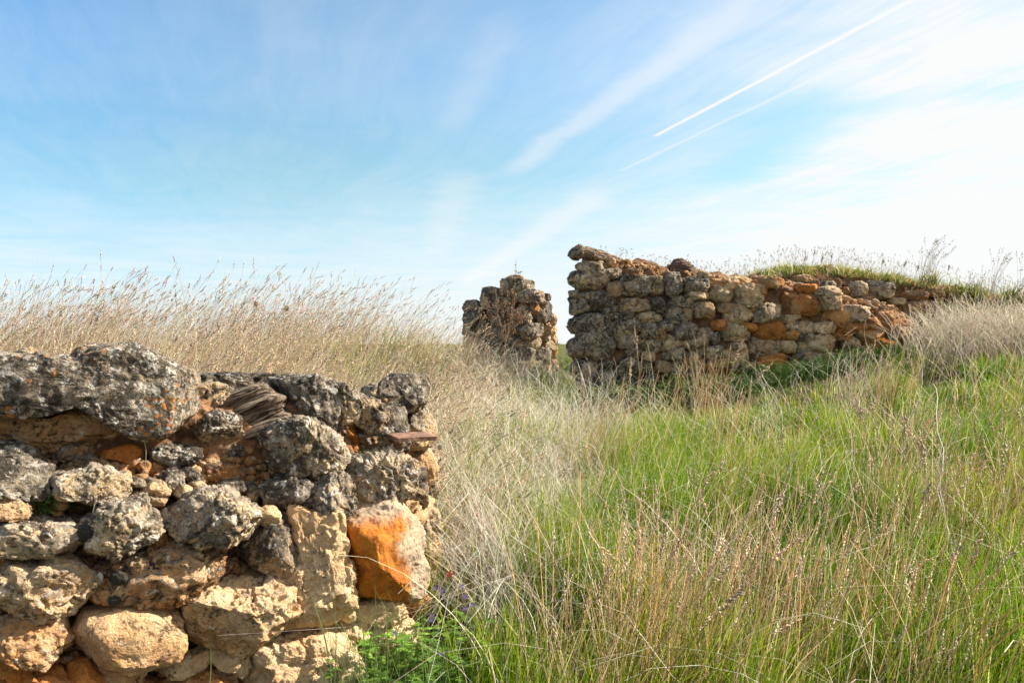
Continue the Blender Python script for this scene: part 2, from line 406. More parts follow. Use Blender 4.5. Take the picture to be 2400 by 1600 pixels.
CROPS = {'A': (0, 780, 3.7333), 'B': (500, 820, 3.7333), 'C': (0, 1160, 3.563), 'D': (500, 1160, 3.563), 'E': (1060, 560, 3.675), 'F': (1600, 560, 2.94)}
def topx(crop, pts):
    ox, oy, s = CROPS[crop]; return [(ox + x / s, oy + y / s) for x, y in pts]
class Face:
    """plan line of a wall face: list of (px, D) corners; setback(y px) leans it back"""
    def __init__(s, pts, back=None):
        s.P = [np.array([(x - 1200) / F * D, D]) for x, D in pts]; s.px = [x for x, D in pts]; s.back = back or (lambda y: 0)
    def hit(s, x, y):
        k = 0
        for i in range(len(s.px) - 1):
            if x >= s.px[i]: k = i
        a, b = s.P[k], s.P[k + 1]; t = (b - a) / np.linalg.norm(b - a); n = np.array([t[1], -t[0]])
        a2 = a - n * s.back(y); r = ray(x, y)[:2]
        D = (a2 @ n) / (r @ n)
        return D, np.array([n[0], n[1], 0.])
def place_stone(parent, face, pxpts, prot=0, T=None, sub=5, col=(.5, .2, .5, 0), material=None, nrm=None, name='stone', label=None, **kw):
    P_ = np.array(pxpts, float); c = (P_.min(0) + P_.max(0)) / 2 * .5 + P_.mean(0) * .5
    D, n = face.hit(c[0], c[1])
    if nrm is not None: n = np.array([*nrm, 0.]); n /= np.linalg.norm(n)
    else:
        n = n.copy()
        if n[0] > .6: n = np.array([.6, -.8, 0])
    cen = ray(*c) * D + n * prot
    uax = np.cross([0, 0, 1.], n); uax /= np.linalg.norm(uax)
    if uax[0] < 0: uax = -uax
    pl = []
    for x, y in P_:
        r = ray(x, y); q = r * ((cen @ n) / (r @ n)) - cen; pl.append((q @ uax, q[2]))
    Rf = poly_radius(pl); w_ = np.ptp([a for a, b in pl]); h_ = np.ptp([b for a, b in pl])
    if T is None: T = .5 * min(w_, h_ * 1.25) + .02
    T = min(T, .16)
    v, f, size = stone_verts(Rf, T, n, sub, **kw)
    me = mesh_np(name, v, f, material or M_ST)
    o = link(name, me, parent, Vector(cen + np.array([0, 0, EYE])) - (parent.location if parent else Vector((0, 0, 0))))
    o.color = col
    if label: o['label'] = label
    return o
def box_pts(cx, cy, w_, h_, rot=0, k=10):
    r = R(rot); out = []; sq = random.uniform(.32, .55)
    for i in range(k):
        t = 2 * math.pi * i / k + random.uniform(-.15, .15); m = random.uniform(.88, 1.08)
        x = np.sign(math.cos(t)) * abs(math.cos(t)) ** sq * w_ / 2 * m; y = np.sign(math.sin(t)) * abs(math.sin(t)) ** sq * h_ / 2 * m
        out.append((cx + x * math.cos(r) - y * math.sin(r), cy + x * math.sin(r) + y * math.cos(r)))
    return out
def rubble_mesh(pts, sizes, mtl, name, parent, flat=.75, col=(.5, .3, .5, 0)):
    V = []; Fc = []; o = 0; d, f = ico(3)
    for p, s in zip(pts, sizes):
        off = RNG.uniform(0, 50, 3); q = d * RNG.uniform(.7, 1.25, 3) * np.array([1, 1, flat])
        for _ in range(4):
            m = RNG.normal(size=3); m /= np.linalg.norm(m); ex = np.maximum(q @ m - RNG.uniform(.5, .8), 0); q = q - ex[:, None] * m
        q = q * (1 + .35 * fbm(d * 1.6 + off, 3))[:, None] * s
        V.append(q + p); Fc.append(f + o); o += len(d)
    ob = link(name, mesh_np(name, np.concatenate(V) - (np.array(parent.location) if parent else 0), np.concatenate(Fc), mtl), parent); ob.color = col
    return ob
def core_mesh(name, plan, centre, topz, botz, parent, mtl, step=.012, amp=.03, zback=lambda z: 0, inset=.05, capr=.06, crown=.0, ftop=None):
    """clay body of a wall: plan = outer line (list of xy), each point with the centre-line point it leans on; open at the bottom"""
    P_ = []; Q_ = []
    for (a, b), (ca_, cb_) in zip(zip(plan[:-1], plan[1:]), zip(centre[:-1], centre[1:])):
        a, b, ca_, cb_ = map(np.array, (a, b, ca_, cb_)); n = max(2, int(np.linalg.norm(b - a) / step))
        for i in range(n):
            t = i / n; P_.append(a + (b - a) * t); Q_.append(ca_ + (cb_ - ca_) * t)
    P_.append(np.array(plan[-1])); Q_.append(np.array(centre[-1]))
    P_ = np.array(P_, float); Q_ = np.array(Q_, float); n = len(P_)
    tz = np.array([topz(p[0], p[1]) for p in P_]); bz = np.array([botz(p[0], p[1]) for p in P_])
    nf = int((tz.max() - bz.min()) / step); nt = max(6, int(np.linalg.norm(P_ - Q_, axis=1).max() / (step * 1.3)))
    rows = []
    L = np.linalg.norm(Q_ - P_, axis=1)[:, None] + 1e-6; inw = (Q_ - P_) / L
    for j in range(nf + 1):
        z = bz + (tz - bz) * j / nf
        c = np.clip((z - (tz - capr)) / capr, 0, 1); sb = np.array([zback(q) for q in z])
        xy = P_ + inw * np.minimum(inset + sb + capr * (1 - np.sqrt(1 - c ** 2 + 1e-9)), L[:, 0] * .95)[:, None]
        rows.append(np.column_stack([xy, z]))
    last = rows[-1]
    for j in range(1, nt + 1):
        t = j / nt; xy = last[:, :2] + (Q_ - last[:, :2]) * t
        rows.append(np.column_stack([xy, tz + crown * math.sin(t * math.pi / 2)]))
    V = np.concatenate(rows); 
    disp = np.stack([fbm(V * 7 + k * 13, 5, .6) for k in range(3)], 1) * amp * 1.6
    lump = ridged(V * 16 + 5, 4, .6) * amp * .8
    V = V + disp; V[:, 2] += lump
    V += np.stack([fbm(V * 34 + k * 7, 3, .65) for k in range(3)], 1) * min(.012, amp * .4)
    i = (np.arange(len(rows) - 1)[:, None] * n + np.arange(n - 1)[None, :]).ravel()
    Fc = np.stack([i, i + 1, i + n + 1, i + n], 1)
    o = link(name, mesh_np(name, V - np.array(parent.location), Fc, mtl), parent)
    return o

# ---- near wall
back = lambda y: float(np.interp(y, [800, 1040, 1120, 1190, 1600], [.15, .12, .06, 0, -.02]))
nface = Face([(-900, 1.58), (900, 2.30), (1010, 2.80)], back)
# keep the front line straight: left point lies on the line through the corner
_c0 = np.array([-.37, 2.30]); _t0 = np.array([.82, .572]); nface.P[1] = _c0; nface.P[0] = _c0 - 1.45 * _t0
near = empty('stone_wall', (-.9, 2.1, .3), 'near rubble stone wall with lichen grey top courses and cream lower stones, at lower left', 'stone wall')
S = []   # crop, points, prot, colour (lichen, warm, bright, orange spots), extra
def s_(crop, pts, prot=0, col=(.5, .2, .5, 0), **kw): S.append((crop, pts, prot, col, kw))
GREY = (.85, .1, .52, .1); DARK = (.95, .25, .36, 0); TAN = (.38, .3, .5, 0); CREAM = (.12, .22, .60, 0); PALE = (.0, .12, .70, 0); BRN = (.5, .55, .42, 0); ORG = (.1, .9, .5, 0)
s_('A', [(-500,235),(-200,200),(0,190),(200,225),(420,222),(640,245),(700,205),(780,168),(900,155),(1100,148),(1260,165),(1330,220),(1480,310),(1570,410),(1640,530),(1690,680),(1720,820),(1700,925),(1600,940),(1480,915),(1300,870),(1150,890),(1040,850),(930,770),(800,700),(640,615),(480,680),(300,710),(0,700),(-500,700)], .07, (.92,.1,.53,1.0), sub=7, T=.13, rough=.65, pits=.2, lumps=.7, cuts=7, frac=.18, label='largest block, grey with white and orange lichen, on the wall top')
s_('A', [(-300,680),(0,690),(400,740),(650,640),(800,720),(950,820),(1180,900),(1150,975),(950,980),(800,930),(600,960),(430,1015),(250,970),(0,925),(-300,920)], .0, (.25,.6,.48,0), sub=6, T=.10, rough=.6)
s_('A', [(110,215),(170,150),(260,125),(310,150),(370,225),(240,240)], -.22, (.6,.4,.5,0))
s_('A', [(410,215),(500,195),(640,170),(720,195),(700,250),(500,240)], -.22, DARK)
s_('A', [(1540,360),(1600,320),(1690,330),(1740,400),(1720,500),(1640,540),(1570,440)], -.02, (.5,.25,.5,0))
s_('A', [(1660,580),(1720,480),(1870,450),(1980,465),(2005,500),(1900,600),(1790,700),(1720,720),(1680,660)], 0, (.45,.25,.5,0))
s_('B', [(-300,230),(60,210),(170,220),(350,215),(500,205),(560,290),(660,370),(680,400),(400,380),(200,430),(-200,400)], -.14, DARK, sub=6, T=.10)
s_('A', [(1700,760),(1780,710),(1880,690),(2000,700),(2060,760),(2080,900),(1950,960),(1800,980),(1730,930)], .03, (.75,.15,.55,0), sub=6)
s_('A', [(-250,975),(60,965),(200,970),(300,1020),(380,1120),(400,1160),(200,1180),(-250,1150)], .04, DARK, sub=6)
s_('A', [(-250,1150),(100,1120),(300,1140),(440,1180),(480,1260),(450,1400),(330,1480),(150,1440),(-250,1400)], .06, (.9,.2,.42,0), sub=6)
s_('A', [(430,1040),(520,970),(640,940),(770,960),(830,1020),(760,1100),(600,1110),(480,1110)], .0, BRN)
s_('A', [(870,1070),(930,1020),(1060,990),(1100,965),(1190,985),(1235,1060),(1225,1120),(1100,1130),(960,1100)], .01, (.0,1.,.5,0), pits=.3, rough=.6)
s_('A', [(1340,1080),(1380,1010),(1500,980),(1640,985),(1740,1010),(1735,1070),(1690,1140),(1600,1120),(1500,1170),(1400,1130)], .03, GREY, sub=6)
s_('B', [(-60,870),(100,810),(250,790),(340,810),(330,870),(200,920),(0,935)], .0, (.8,.25,.42,0))
s_('A', [(640,1110),(700,1060),(800,1070),(890,1120),(870,1190),(720,1210),(640,1170)], .01, BRN)
s_('A', [(480,1290),(530,1250),(700,1230),(820,1200),(950,1200),(1010,1240),(1120,1240),(1160,1310),(1140,1390),(1060,1440),(900,1440),(800,1480),(700,1430),(560,1450),(490,1400)], .07, (.62,.25,.62,0), sub=6)
s_('A', [(470,1210),(600,1170),(690,1190),(650,1250),(500,1270)], .03, BRN)
s_('A', [(1140,1290),(1190,1255),(1235,1280),(1225,1340),(1160,1350)], .06, (.6,.1,.62,0), sub=4)
s_('A', [(1420,1270),(1480,1200),(1540,1190),(1600,1240),(1590,1330),(1520,1400),(1450,1340)], .05, GREY)
s_('A', [(1570,1200),(1660,1170),(1750,1230),(1760,1300),(1650,1300)], .03, (.8,.2,.45,0))
s_('A', [(1240,1380),(1320,1310),(1420,1310),(1490,1380),(1430,1450),(1300,1430)], .05, (.2,.35,.62,0))
s_('A', [(1520,1410),(1590,1330),(1670,1350),(1680,1420),(1600,1450)], .05, (.3,.4,.55,0), sub=4)
s_('A', [(1265,1300),(1320,1270),(1390,1290),(1370,1325),(1290,1330)], .06, (.6,.2,.42,0), sub=4)
s_('A', [(1150,1410),(1240,1390),(1330,1430),(1500,1450),(1420,1510),(1200,1490)], .04, (.35,.4,.52,0))
s_('A', [(1660,1320),(1760,1300),(1840,1360),(1800,1430),(1700,1420)], .04, (.4,.3,.56,0), sub=4)
s_('A', [(1880,1310),(1960,1280),(2050,1300),(2040,1370),(1930,1370)], .03, GREY, sub=4)
s_('C', [(-60,20),(60,0),(150,30),(210,80),(260,140),(220,180),(100,190),(-60,180)], .05, (.35,.35,.58,0))
s_('C', [(-150,200),(120,200),(300,200),(450,240),(600,270),(640,340),(580,440),(420,510),(250,490),(60,495),(-150,470)], .06, (.8,.2,.56,0), sub=6, cuts=10)
s_('C', [(330,205),(500,165),(660,180),(720,230),(700,310),(600,290),(440,240)], .01, (1.,.1,.25,0))
s_('C', [(720,330),(740,240),(840,190),(860,120),(960,95),(1100,90),(1230,45),(1270,100),(1320,150),(1350,230),(1290,300),(1180,370),(1080,430),(950,480),(850,450),(760,450),(725,380)], .09, (.78,.15,.6,0), sub=6, rough=1.4)
s_('C', [(1395,230),(1430,170),(1500,130),(1560,90),(1680,20),(1800,-20),(1920,-20),(2040,60),(2110,130),(2165,240),(2150,320),(2050,320),(1950,330),(1850,370),(1620,395),(1520,340),(1430,290)], .10, (.75,.2,.6,.1), sub=6, rough=1.3)
s_('C', [(1210,390),(1290,320),(1380,295),(1440,350),(1430,450),(1330,480),(1230,440)], .03, (.35,.45,.48,0))
s_('C', [(-100,760),(20,640),(60,590),(150,580),(260,580),(350,590),(420,530),(520,525),(650,580),(760,640),(790,710),(720,790),(680,880),(600,940),(480,980),(300,970),(160,930),(60,900),(-20,830)], .06, (.5,.25,.6,0), sub=6, label='grey topped tan stone at the left edge below the long grey one')
s_('C', [(820,700),(850,600),(920,540),(1030,530),(1100,500),(1300,460),(1480,440),(1560,410),(1700,430),(1900,470),(2060,560),(2090,590),(1980,640),(1900,730),(1750,790),(1560,820),(1400,870),(1250,890),(1150,860),(1000,870),(880,870),(840,800)], .045, (.55,.5,.54,0), sub=6, rough=1.2)
s_('D', [(400,170),(520,180),(600,195),(680,240),(705,320),(690,440),(640,560),(560,650),(500,660),(380,600),(290,520),(240,420),(280,330),(370,250)], .06, (.75,.35,.42,0), sub=6)
s_('C', [(680,1120),(760,1010),(880,970),(1000,940),(1150,930),(1300,900),(1400,910),(1480,980),(1470,1080),(1465,1230),(1420,1310),(1300,1360),(1120,1400),(950,1380),(780,1340),(680,1250),(640,1180)], .07, (.22,.3,.62,0), sub=6, rough=.5, pits=.3, cuts=7, frac=.3, label='big rounded smooth cream stone near the bottom')
s_('C', [(-100,1100),(60,1040),(180,1020),(320,1060),(480,1100),(560,1170),(550,1270),(450,1340),(350,1380),(200,1380),(60,1330),(-100,1310)], .05, (.35,.45,.52,0), sub=6)
s_('C', [(335,1030),(400,1015),(550,1000),(565,1075),(450,1090),(350,1075)], .06, (.3,.1,.6,0), sub=4, rough=.5, pits=0)
s_('D', [(-250,850),(-180,790),(-20,760),(100,740),(260,740),(420,700),(550,670),(600,720),(640,840),(650,940),(610,1050),(540,1120),(400,1190),(200,1260),(60,1270),(-60,1230),(-150,1170),(-200,1050)], .08, (.32,.3,.62,0), sub=7, strat=.6, rough=.9)
s_('D', [(640,130),(720,125),(800,170),(860,240),(900,190),(980,180),(1050,230),(1060,370),(1080,480),(1130,560),(1140,760),(1130,930),(1060,1000),(960,1060),(880,1085),(800,1080),(700,1100),(620,1060),(640,980),(650,880),(620,720),(620,620),(680,540),(700,460),(710,330),(680,220)], .09, (.12,.18,.68,0), sub=7, rough=1.1, frac=.6, label='tall cream upright stone left of the orange boulder')
s_('D', [(1050,210),(1150,160),(1300,80),(1440,35),(1500,60),(1580,120),(1650,230),(1700,320),(1700,500),(1750,560),(1730,640),(1690,700),(1620,800),(1540,860),(1400,870),(1300,850),(1160,860),(1140,760),(1130,560),(1080,450),(1060,330)], .04, (0,0,.5,0), sub=7, rough=.7, pits=.3, cuts=9, frac=.15, material=M_OR, label='boulder with a bright orange broken face')
s_('D', [(1140,970),(1200,920),(1320,900),(1420,870),(1510,865),(1570,950),(1570,1020),(1450,1060),(1340,1065),(1200,1020)], .06, PALE, sub=6)
s_('D', [(1530,880),(1620,810),(1720,800),(1770,850),(1750,930),(1640,990),(1560,980)], .04, (0,.5,.64,0))
s_('D', [(940,1080),(1020,1030),(1130,975),(1250,1000),(1330,1010),(1320,1090),(1250,1150),(1100,1190),(1010,1150)], .05, PALE, sub=6)
s_('D', [(210,1450),(330,1310),(440,1220),(600,1180),(760,1150),(900,1110),(960,1100),(1050,1190),(1110,1330),(1100,1440),(1050,1700),(300,1750)], .07, (.05,.3,.66,0), sub=7, cuts=10)
s_('D', [(1050,1190),(1170,1200),(1180,1500),(1100,1700),(1060,1500)], .03, PALE)
s_('D', [(1170,1220),(1330,1120),(1480,1050),(1600,1030),(1700,1100),(1620,1220),(1450,1310),(1250,1310)], .04, PALE, sub=6)
s_('D', [(1180,1310),(1300,1290),(1450,1330),(1400,1500),(1350,1700),(1150,1700)], .03, CREAM)
s_('D', [(1440,1320),(1600,1230),(1700,1200),(1720,1400),(1600,1700),(1420,1700)], .0, PALE)
s_('D', [(-20,1300),(60,1280),(200,1260),(285,1250),(285,1370),(180,1440),(60,1440),(-20,1400)], .08, (.1,.25,.66,0), rough=.7)
s_('C', [(1300,1520),(1400,1380),(1550,1350),(1700,1300),(1730,1380),(1680,1450),(1550,1500),(1400,1510)], .06, (.1,.45,.6,0))
s_('C', [(80,1580),(120,1500),(280,1490),(480,1450),(550,1470),(540,1600),(500,1750),(100,1750)], .05, (.1,.6,.56,0))
s_('C', [(560,1490),(650,1420),(760,1400),(820,1450),(900,1560),(860,1750),(560,1750)], .07, (.05,.7,.6,0), cuts=10)
s_('C', [(810,1425),(1000,1385),(1210,1400),(1190,1445),(1060,1495),(900,1495)], .07, (.15,.4,.58,0))
s_('C', [(-60,1350),(80,1350),(240,1400),(230,1440),(80,1490),(-60,1500)], .05, (.1,.75,.5,0))
s_('C', [(1300,1560),(1560,1540),(1800,1480),(1950,1500),(1960,1750),(1350,1750)], .06, (.1,.5,.58,0), sub=6)
s_('D', [(-60,1470),(100,1450),(165,1480),(180,1750),(-60,1750)], .05, (.1,.5,.6,0))
s_('C', [(-60,500),(70,505),(75,590),(0,640),(-60,620)], .02, (.1,.85,.5,0))
s_('C', [(-100,1490),(60,1500),(80,1560),(60,1750),(-100,1750)], .05, ORG)
s_('C', [(880,1560),(1000,1500),(1250,1520),(1320,1600),(1250,1750),(900,1750)], .0, (.3,.5,.4,0))
s_('B', [(1690,1050),(1810,1040),(1835,1200),(1845,1340),(1780,1380),(1700,1400),(1600,1350),(1560,1260),(1650,1180)], .0, (.7,.4,.40,0), sub=6)
s_('B', [(1700,1430),(1830,1370),(1910,1400),(1950,1480),(1945,1600),(1860,1690),(1760,1580)], .0, (.4,.35,.55,0), sub=6, rough=1.4)
s_('D', [(1700,280),(1800,290),(1860,400),(1865,560),(1830,720),(1780,800),(1720,760),(1740,640),(1760,540),(1700,420)], .01, (.0,.3,.68,0), sub=6)
s_('D', [(1610,800),(1680,690),(1740,720),(1750,800),(1670,815)], .01, (.2,.4,.55,0))
s_('D', [(1790,780),(1850,700),(1870,900),(1860,1100),(1760,1100),(1740,950)], .0, CREAM)
s_('B', [(1815,1040),(1860,1050),(1930,1150),(1945,1290),(1860,1310),(1825,1150)], -.02, (.6,.25,.5,0))
s_('B', [(555,280),(700,260),(880,248),(960,270),(1010,350),(1060,480),(1080,640),(1010,700),(930,640),(900,600),(800,620),(700,520),(660,400),(620,350)], .02, (.9,.2,.42,0), sub=6, cuts=9)
s_('B', [(970,265),(1060,262),(1150,330),(1180,410),(1240,395),(1265,500),(1190,600),(1100,650),(1050,500),(1010,380)], .04, (.65,.25,.56,0), sub=6, rough=1.3)
s_('B', [(480,830),(495,740),(600,680),(740,625),(900,635),(1000,720),(1090,790),(1120,880),(1115,960),(1000,1010),(850,1070),(720,1120),(630,1060),(530,940)], .11, (.72,.2,.60,.25), sub=7, cuts=9, label='boxy grey boulder with a flat pale top below the wooden beam')
s_('B', [(1360,430),(1395,340),(1540,305),(1680,325),(1770,380),(1830,440),(1840,520),(1780,555),(1680,540),(1560,530),(1450,490)], .02, (.6,.3,.54,0), sub=6, rough=1.3)
s_('B', [(1500,545),(1560,505),(1700,535),(1820,535),(1885,620),(1885,715),(1750,728),(1600,705),(1505,640)], .04, (.7,.3,.5,0), sub=6, rough=1.2)
s_('B', [(1230,430),(1350,425),(1480,490),(1530,560),(1510,650),(1430,770),(1300,710),(1190,610),(1240,500)], .0, (.6,.45,.46,0), sub=6)
s_('B', [(1520,800),(1650,790),(1850,788),(1915,800),(1935,900),(1915,1000),(1850,1040),(1780,1010),(1650,960),(1540,900)], .03, (.75,.2,.5,0), sub=6, cuts=9)
s_('B', [(1080,1180),(1100,1080),(1150,1000),(1280,960),(1450,950),(1530,915),(1640,945),(1690,1050),(1685,1160),(1600,1240),(1480,1290),(1400,1340),(1250,1335),(1150,1290)], .09, (.7,.25,.60,0), sub=7, rough=1.5, label='knobbly grey and white stone above the orange boulder')
s_('B', [(850,1200),(930,1130),(1050,1080),(1150,1100),(1190,1220),(1180,1380),(1100,1425),(980,1435),(870,1370)], .10, (.65,.25,.58,0), sub=6, rough=1.4)
s_('B', [(430,1230),(560,1160),(700,1115),(840,1145),(890,1210),(830,1330),(720,1385),(560,1375),(480,1340)], .06, (.85,.2,.46,0), sub=6)
s_('B', [(1000,700),(1100,655),(1200,690),(1280,800),(1210,860),(1090,800)], -.02, (.15,.9,.42,0), rough=1.6)
s_('B', [(1250,740),(1340,690),(1500,700),(1550,780),(1530,860),(1400,850),(1280,830)], .01, (.5,.6,.36,0), sub=6, rough=1.5)
s_('B', [(1830,780),(1880,770),(1930,800),(1925,900),(1870,880)], -.02, (.5,.4,.45,0))
s_('B', [(1230,850),(1380,825),(1510,890),(1490,940),(1350,960),(1220,935)], .0, (.55,.3,.5,0))
s_('B', [(60,1190),(130,1135),(240,1145),(275,1210),(180,1250),(80,1230)], .05, (.7,.2,.5,0), sub=4)
s_('B', [(340,940),(430,895),(470,960),(420,1020),(345,1000)], .0, (.2,.8,.4,0), sub=4)
s_('B', [(1090,820),(1200,805),(1260,850),(1240,905),(1120,880)], .0, (.0,.8,.55,0), sub=4)
s_('B', [(-60,1010),(100,985),(210,1050),(195,1135),(60,1150),(-60,1110)], .02, (.35,.7,.42,0))
s_('B', [(295,1210),(350,1145),(410,1230),(375,1310),(300,1290)], .04, (.8,.2,.42,0), sub=4)
s_('B', [(345,1385),(390,1365),(445,1400),(430,1440),(370,1430)], .09, (.0,.2,.7,0), sub=4)
for crop, pts, prot, col, kw in S:
    if crop in 'CD' and kw.get('material') is None: col = (max(0, col[0] - .10), min(1, col[1] + .15), col[2] * 1.12, col[3])
    kw = dict(kw); kw.setdefault('sub', 5)
    place_stone(near, nface, topx(crop, pts), prot, col=col, **kw)
# stones of the broken end of the wall, round the corner
def end_stones():
    t = (nface.P[2] - nface.P[1]) / np.linalg.norm(nface.P[2] - nface.P[1]); n = np.array([t[1], -t[0], 0])
    for (u, z, w_, h_, c_) in [(.20,.70,.24,.15,0),(.42,.74,.18,.17,1),(.12,.88,.16,.14,1),(.34,.92,.26,.15,0),(.50,1.06,.14,.12,1),(.22,1.07,.22,.12,2),(.42,1.20,.20,.12,2),(.16,1.22,.16,.13,3),(.34,1.33,.24,.11,3)]:
        b = nface.P[1] + t * u; a_ = random.uniform(.4, .6); Rf = lambda th, w_=w_, h_=h_: 1 / ((np.abs(np.cos(th)) / (w_ / 2)) ** 3 + (np.abs(np.sin(th)) / (h_ / 2)) ** 3) ** (1 / 3)
        v, f, _ = stone_verts(Rf, .07, n, 5)
        o = link('stone', mesh_np('stone', v, f, M_ST), near, Vector((b[0], b[1], z)) - near.location - Vector(n) * .035); o.color = [(.1, .3, .62, 0), (.2, .4, .56, 0), (.5, .3, .52, 0), (.8, .25, .45, 0)][c_]
end_stones()
def z_at(face, x, y):
    D, n = face.hit(x, y); return EYE + (800 - y) / F * D
ntx = np.array([-900, -200, 0, 200, 420, 560, 700, 800, 900, 960, 1010, 1400.])
nty = np.array([870, 870, 870, 870, 890, 905, 925, 935, 950, 960, 975, 980.])
def near_top(X, Y):
    px = 1200 + X / Y * F; y = np.interp(px, ntx, nty)
    D = nface.hit(min(px, 1005), y)[0]
    return EYE + (800 - y) / F * D
fa = nface.P[0]; fc_ = nface.P[1]; fe = nface.P[2]
back_off = np.array([-.572, .82]) * .52
ctr_l = fa + back_off / 2; ctr_e = fc_ + back_off / 2 - np.array([.82, .572]) * .24
core_mesh('clay_core', [fa, fc_, fe, fa + back_off], [ctr_l, ctr_e, ctr_e, ctr_l], near_top, lambda x, y: .2, near, M_CL, step=.009, amp=.022,
          zback=lambda z: float(np.interp(z, [.7, .98, 1.10, 1.18, 1.5], [-.014, -.012, .03, .09, .12])), inset=.014)
# loose rubble filling the joints
def near_rubble():
    pts = []; sz = []
    for k in range(1900):
        x = RNG.uniform(-40, 985); y = RNG.uniform(930, 1600)
        if k < 500: x = RNG.uniform(60, 620); y = RNG.uniform(1075, 1160)
        D, n = nface.hit(x, y); p = ray(x, y) * D + n * RNG.uniform(-.012, .024); p[2] += EYE
        pts.append(p); sz.append(RNG.choice([.006, .009, .013, .02], p=[.4, .3, .2, .1]) * RNG.uniform(.7, 1.3))
    o = rubble_mesh(pts, sz, M_ST, 'rubble', near, col=(.25, .6, .52, 0)); o['kind'] = 'stuff'
near_rubble()
for (x, y, r_) in [(1240, 560, .030), (1180, 520, .022), (920, 590, .020), (885, 770, .014), (170, 625, .016), (1530, 590, .02), (640, 235, .022)]:   # black moss cushions
    px, py = topx('C', [(x, y)])[0]; D, n = nface.hit(px, py)
    d, f = ico(4); q = d * np.array([1, .6, .8]) * (1 + .25 * fbm(d * 2 + x, 3))[:, None] * r_
    p = ray(px, py) * D + n * .115; p[2] += EYE
    link('moss_cushion', mesh_np('moss_cushion', q, f, M_MOSS), near, Vector(p) - near.location)

# wooden beam end lodged in the wall top, cracked along the grain
def near_beam():
    P_ = np.array(topx('B', [(0,480),(180,365),(330,300),(470,290),(560,370),(650,400),(655,500),(700,540),(735,600),(640,650),(500,710),(420,755),(240,770),(190,650),(100,550)]))
    c = P_.mean(0); D, n = nface.hit(*c); n = np.array([.25, -.97, 0]); cen = ray(*c) * (D - .0)
    uax = np.array([.97, .25, 0]); pl = []
    for x, y in P_:
        r = ray(x, y); q = r * ((cen @ n) / (r @ n)) - cen; pl.append((q @ uax, q[2]))
    Rf = poly_radius(pl); d, f = ico(7)
    th = np.arctan2(d[:, 2], d[:, 0]); ph = np.arccos(np.clip(d[:, 1], -1, 1)); rho = np.abs(np.sin(ph)) ** .5; ww = np.sign(np.cos(ph)) * np.abs(np.cos(ph)) ** .5
    u = rho * Rf(th) * np.cos(th); v = rho * Rf(th) * np.sin(th); wq = ww * .075
    a = R(22); gu = u * math.cos(a) + v * math.sin(a); gv = -u * math.sin(a) + v * math.cos(a) + gu * gu * .5   # along and across the grain
    gq = np.stack([gu * 4, gv * 70, wq * 14], 1); rd = perlin(gq) + .5 * perlin(gq * 2.1 + 7)
    step_ = np.clip(perlin(np.stack([gu * 2, gv * 26, wq * 4], 1) + 3) * 3, -1, 1)
    k = (rd * .012 + step_ * .018)
    wq = wq + np.where(ww > -.2, k * 1.2, 0) - np.clip(v * -.0, 0, 1); sc_ = 1 + k * 1.5
    q = (u * sc_)[:, None] * uax + (v * sc_)[:, None] * np.array([0, 0, 1.]) + wq[:, None] * n
    # local frame turned so that x runs along the grain
    rot = Matrix.Rotation(-a, 3, 'Y'); rm = np.array(rot); me = mesh_np('wooden_beam', q @ rm, f, M_WOOD)
    o = link('wooden_beam', me, None, Vector(cen + np.array([0, 0, EYE]))); o.rotation_euler = rot.to_euler()
    tag(o, 'split grey brown wooden beam end wedged among the top stones of the near wall', 'wood beam')
near_beam()
def slab(name, cen, uax, n, w_, h_, dpt, mtl, label, cat):
    bm = bmesh.new(); bmesh.ops.create_cube(bm, size=1)
    bmesh.ops.subdivide_edges(bm, edges=bm.edges[:], cuts=9, use_grid_fill=True)
    v = np.array([q.co[:] for q in bm.verts]); v = v * np.array([w_, dpt, h_])
    v = v + np.stack([fbm(v * 30 + k * 9, 3) for k in range(3)], 1) * np.array([.006, .006, .0025])
    q = v[:, :1] * uax + v[:, 1:2] * n + v[:, 2:3] * np.array([0, 0, 1.])
    f = np.array([[a.index for a in fc.verts] for fc in bm.faces]); bm.free()
    return tag(link(name, mesh_np(name, q, f, mtl), None, cen), label, cat)
x0, y0 = topx('B', [(1735, 758)])[0]; D, n = nface.hit(x0, y0)
slab('clay_tile', at(x0, y0, 2.36), np.array([.93, .36, 0]), np.array([.36, -.93, 0]), .128, .012, .13, M_TILE, 'thin flat red clay tile jutting from the right end of the near wall', 'tile')
# snail shell
def snail():
    x0, y0 = topx('C', [(815, 690)])[0]; D, n = nface.hit(x0, y0); V = []; Fc = []; ns = 90; nr = 10
    for i in range(ns):
        t = i / (ns - 1); a = t * 2 * math.pi * 3.2; r = .0012 + .0085 * t ** 1.4; rr = .0006 + .0042 * t ** 1.4
        c = np.array([math.cos(a) * r, -.010 * (1 - t), math.sin(a) * r])
        rad = np.array([math.cos(a), 0, math.sin(a)])
        for k in range(nr):
            b = 2 * math.pi * k / nr; V.append(c + rr * (math.cos(b) * rad + math.sin(b) * np.array([0, 1, 0])))
    for i in range(ns - 1):
        for k in range(nr): Fc.append((i * nr + k, i * nr + (k + 1) % nr, (i + 1) * nr + (k + 1) % nr, (i + 1) * nr + k))
    tag(link('snail_shell', mesh_np('snail_shell', np.array(V), np.array(Fc), M_SHELL), None, at(x0, y0, D - .07)), 'small white spiral snail shell stuck to the near wall', 'shell')
snail()

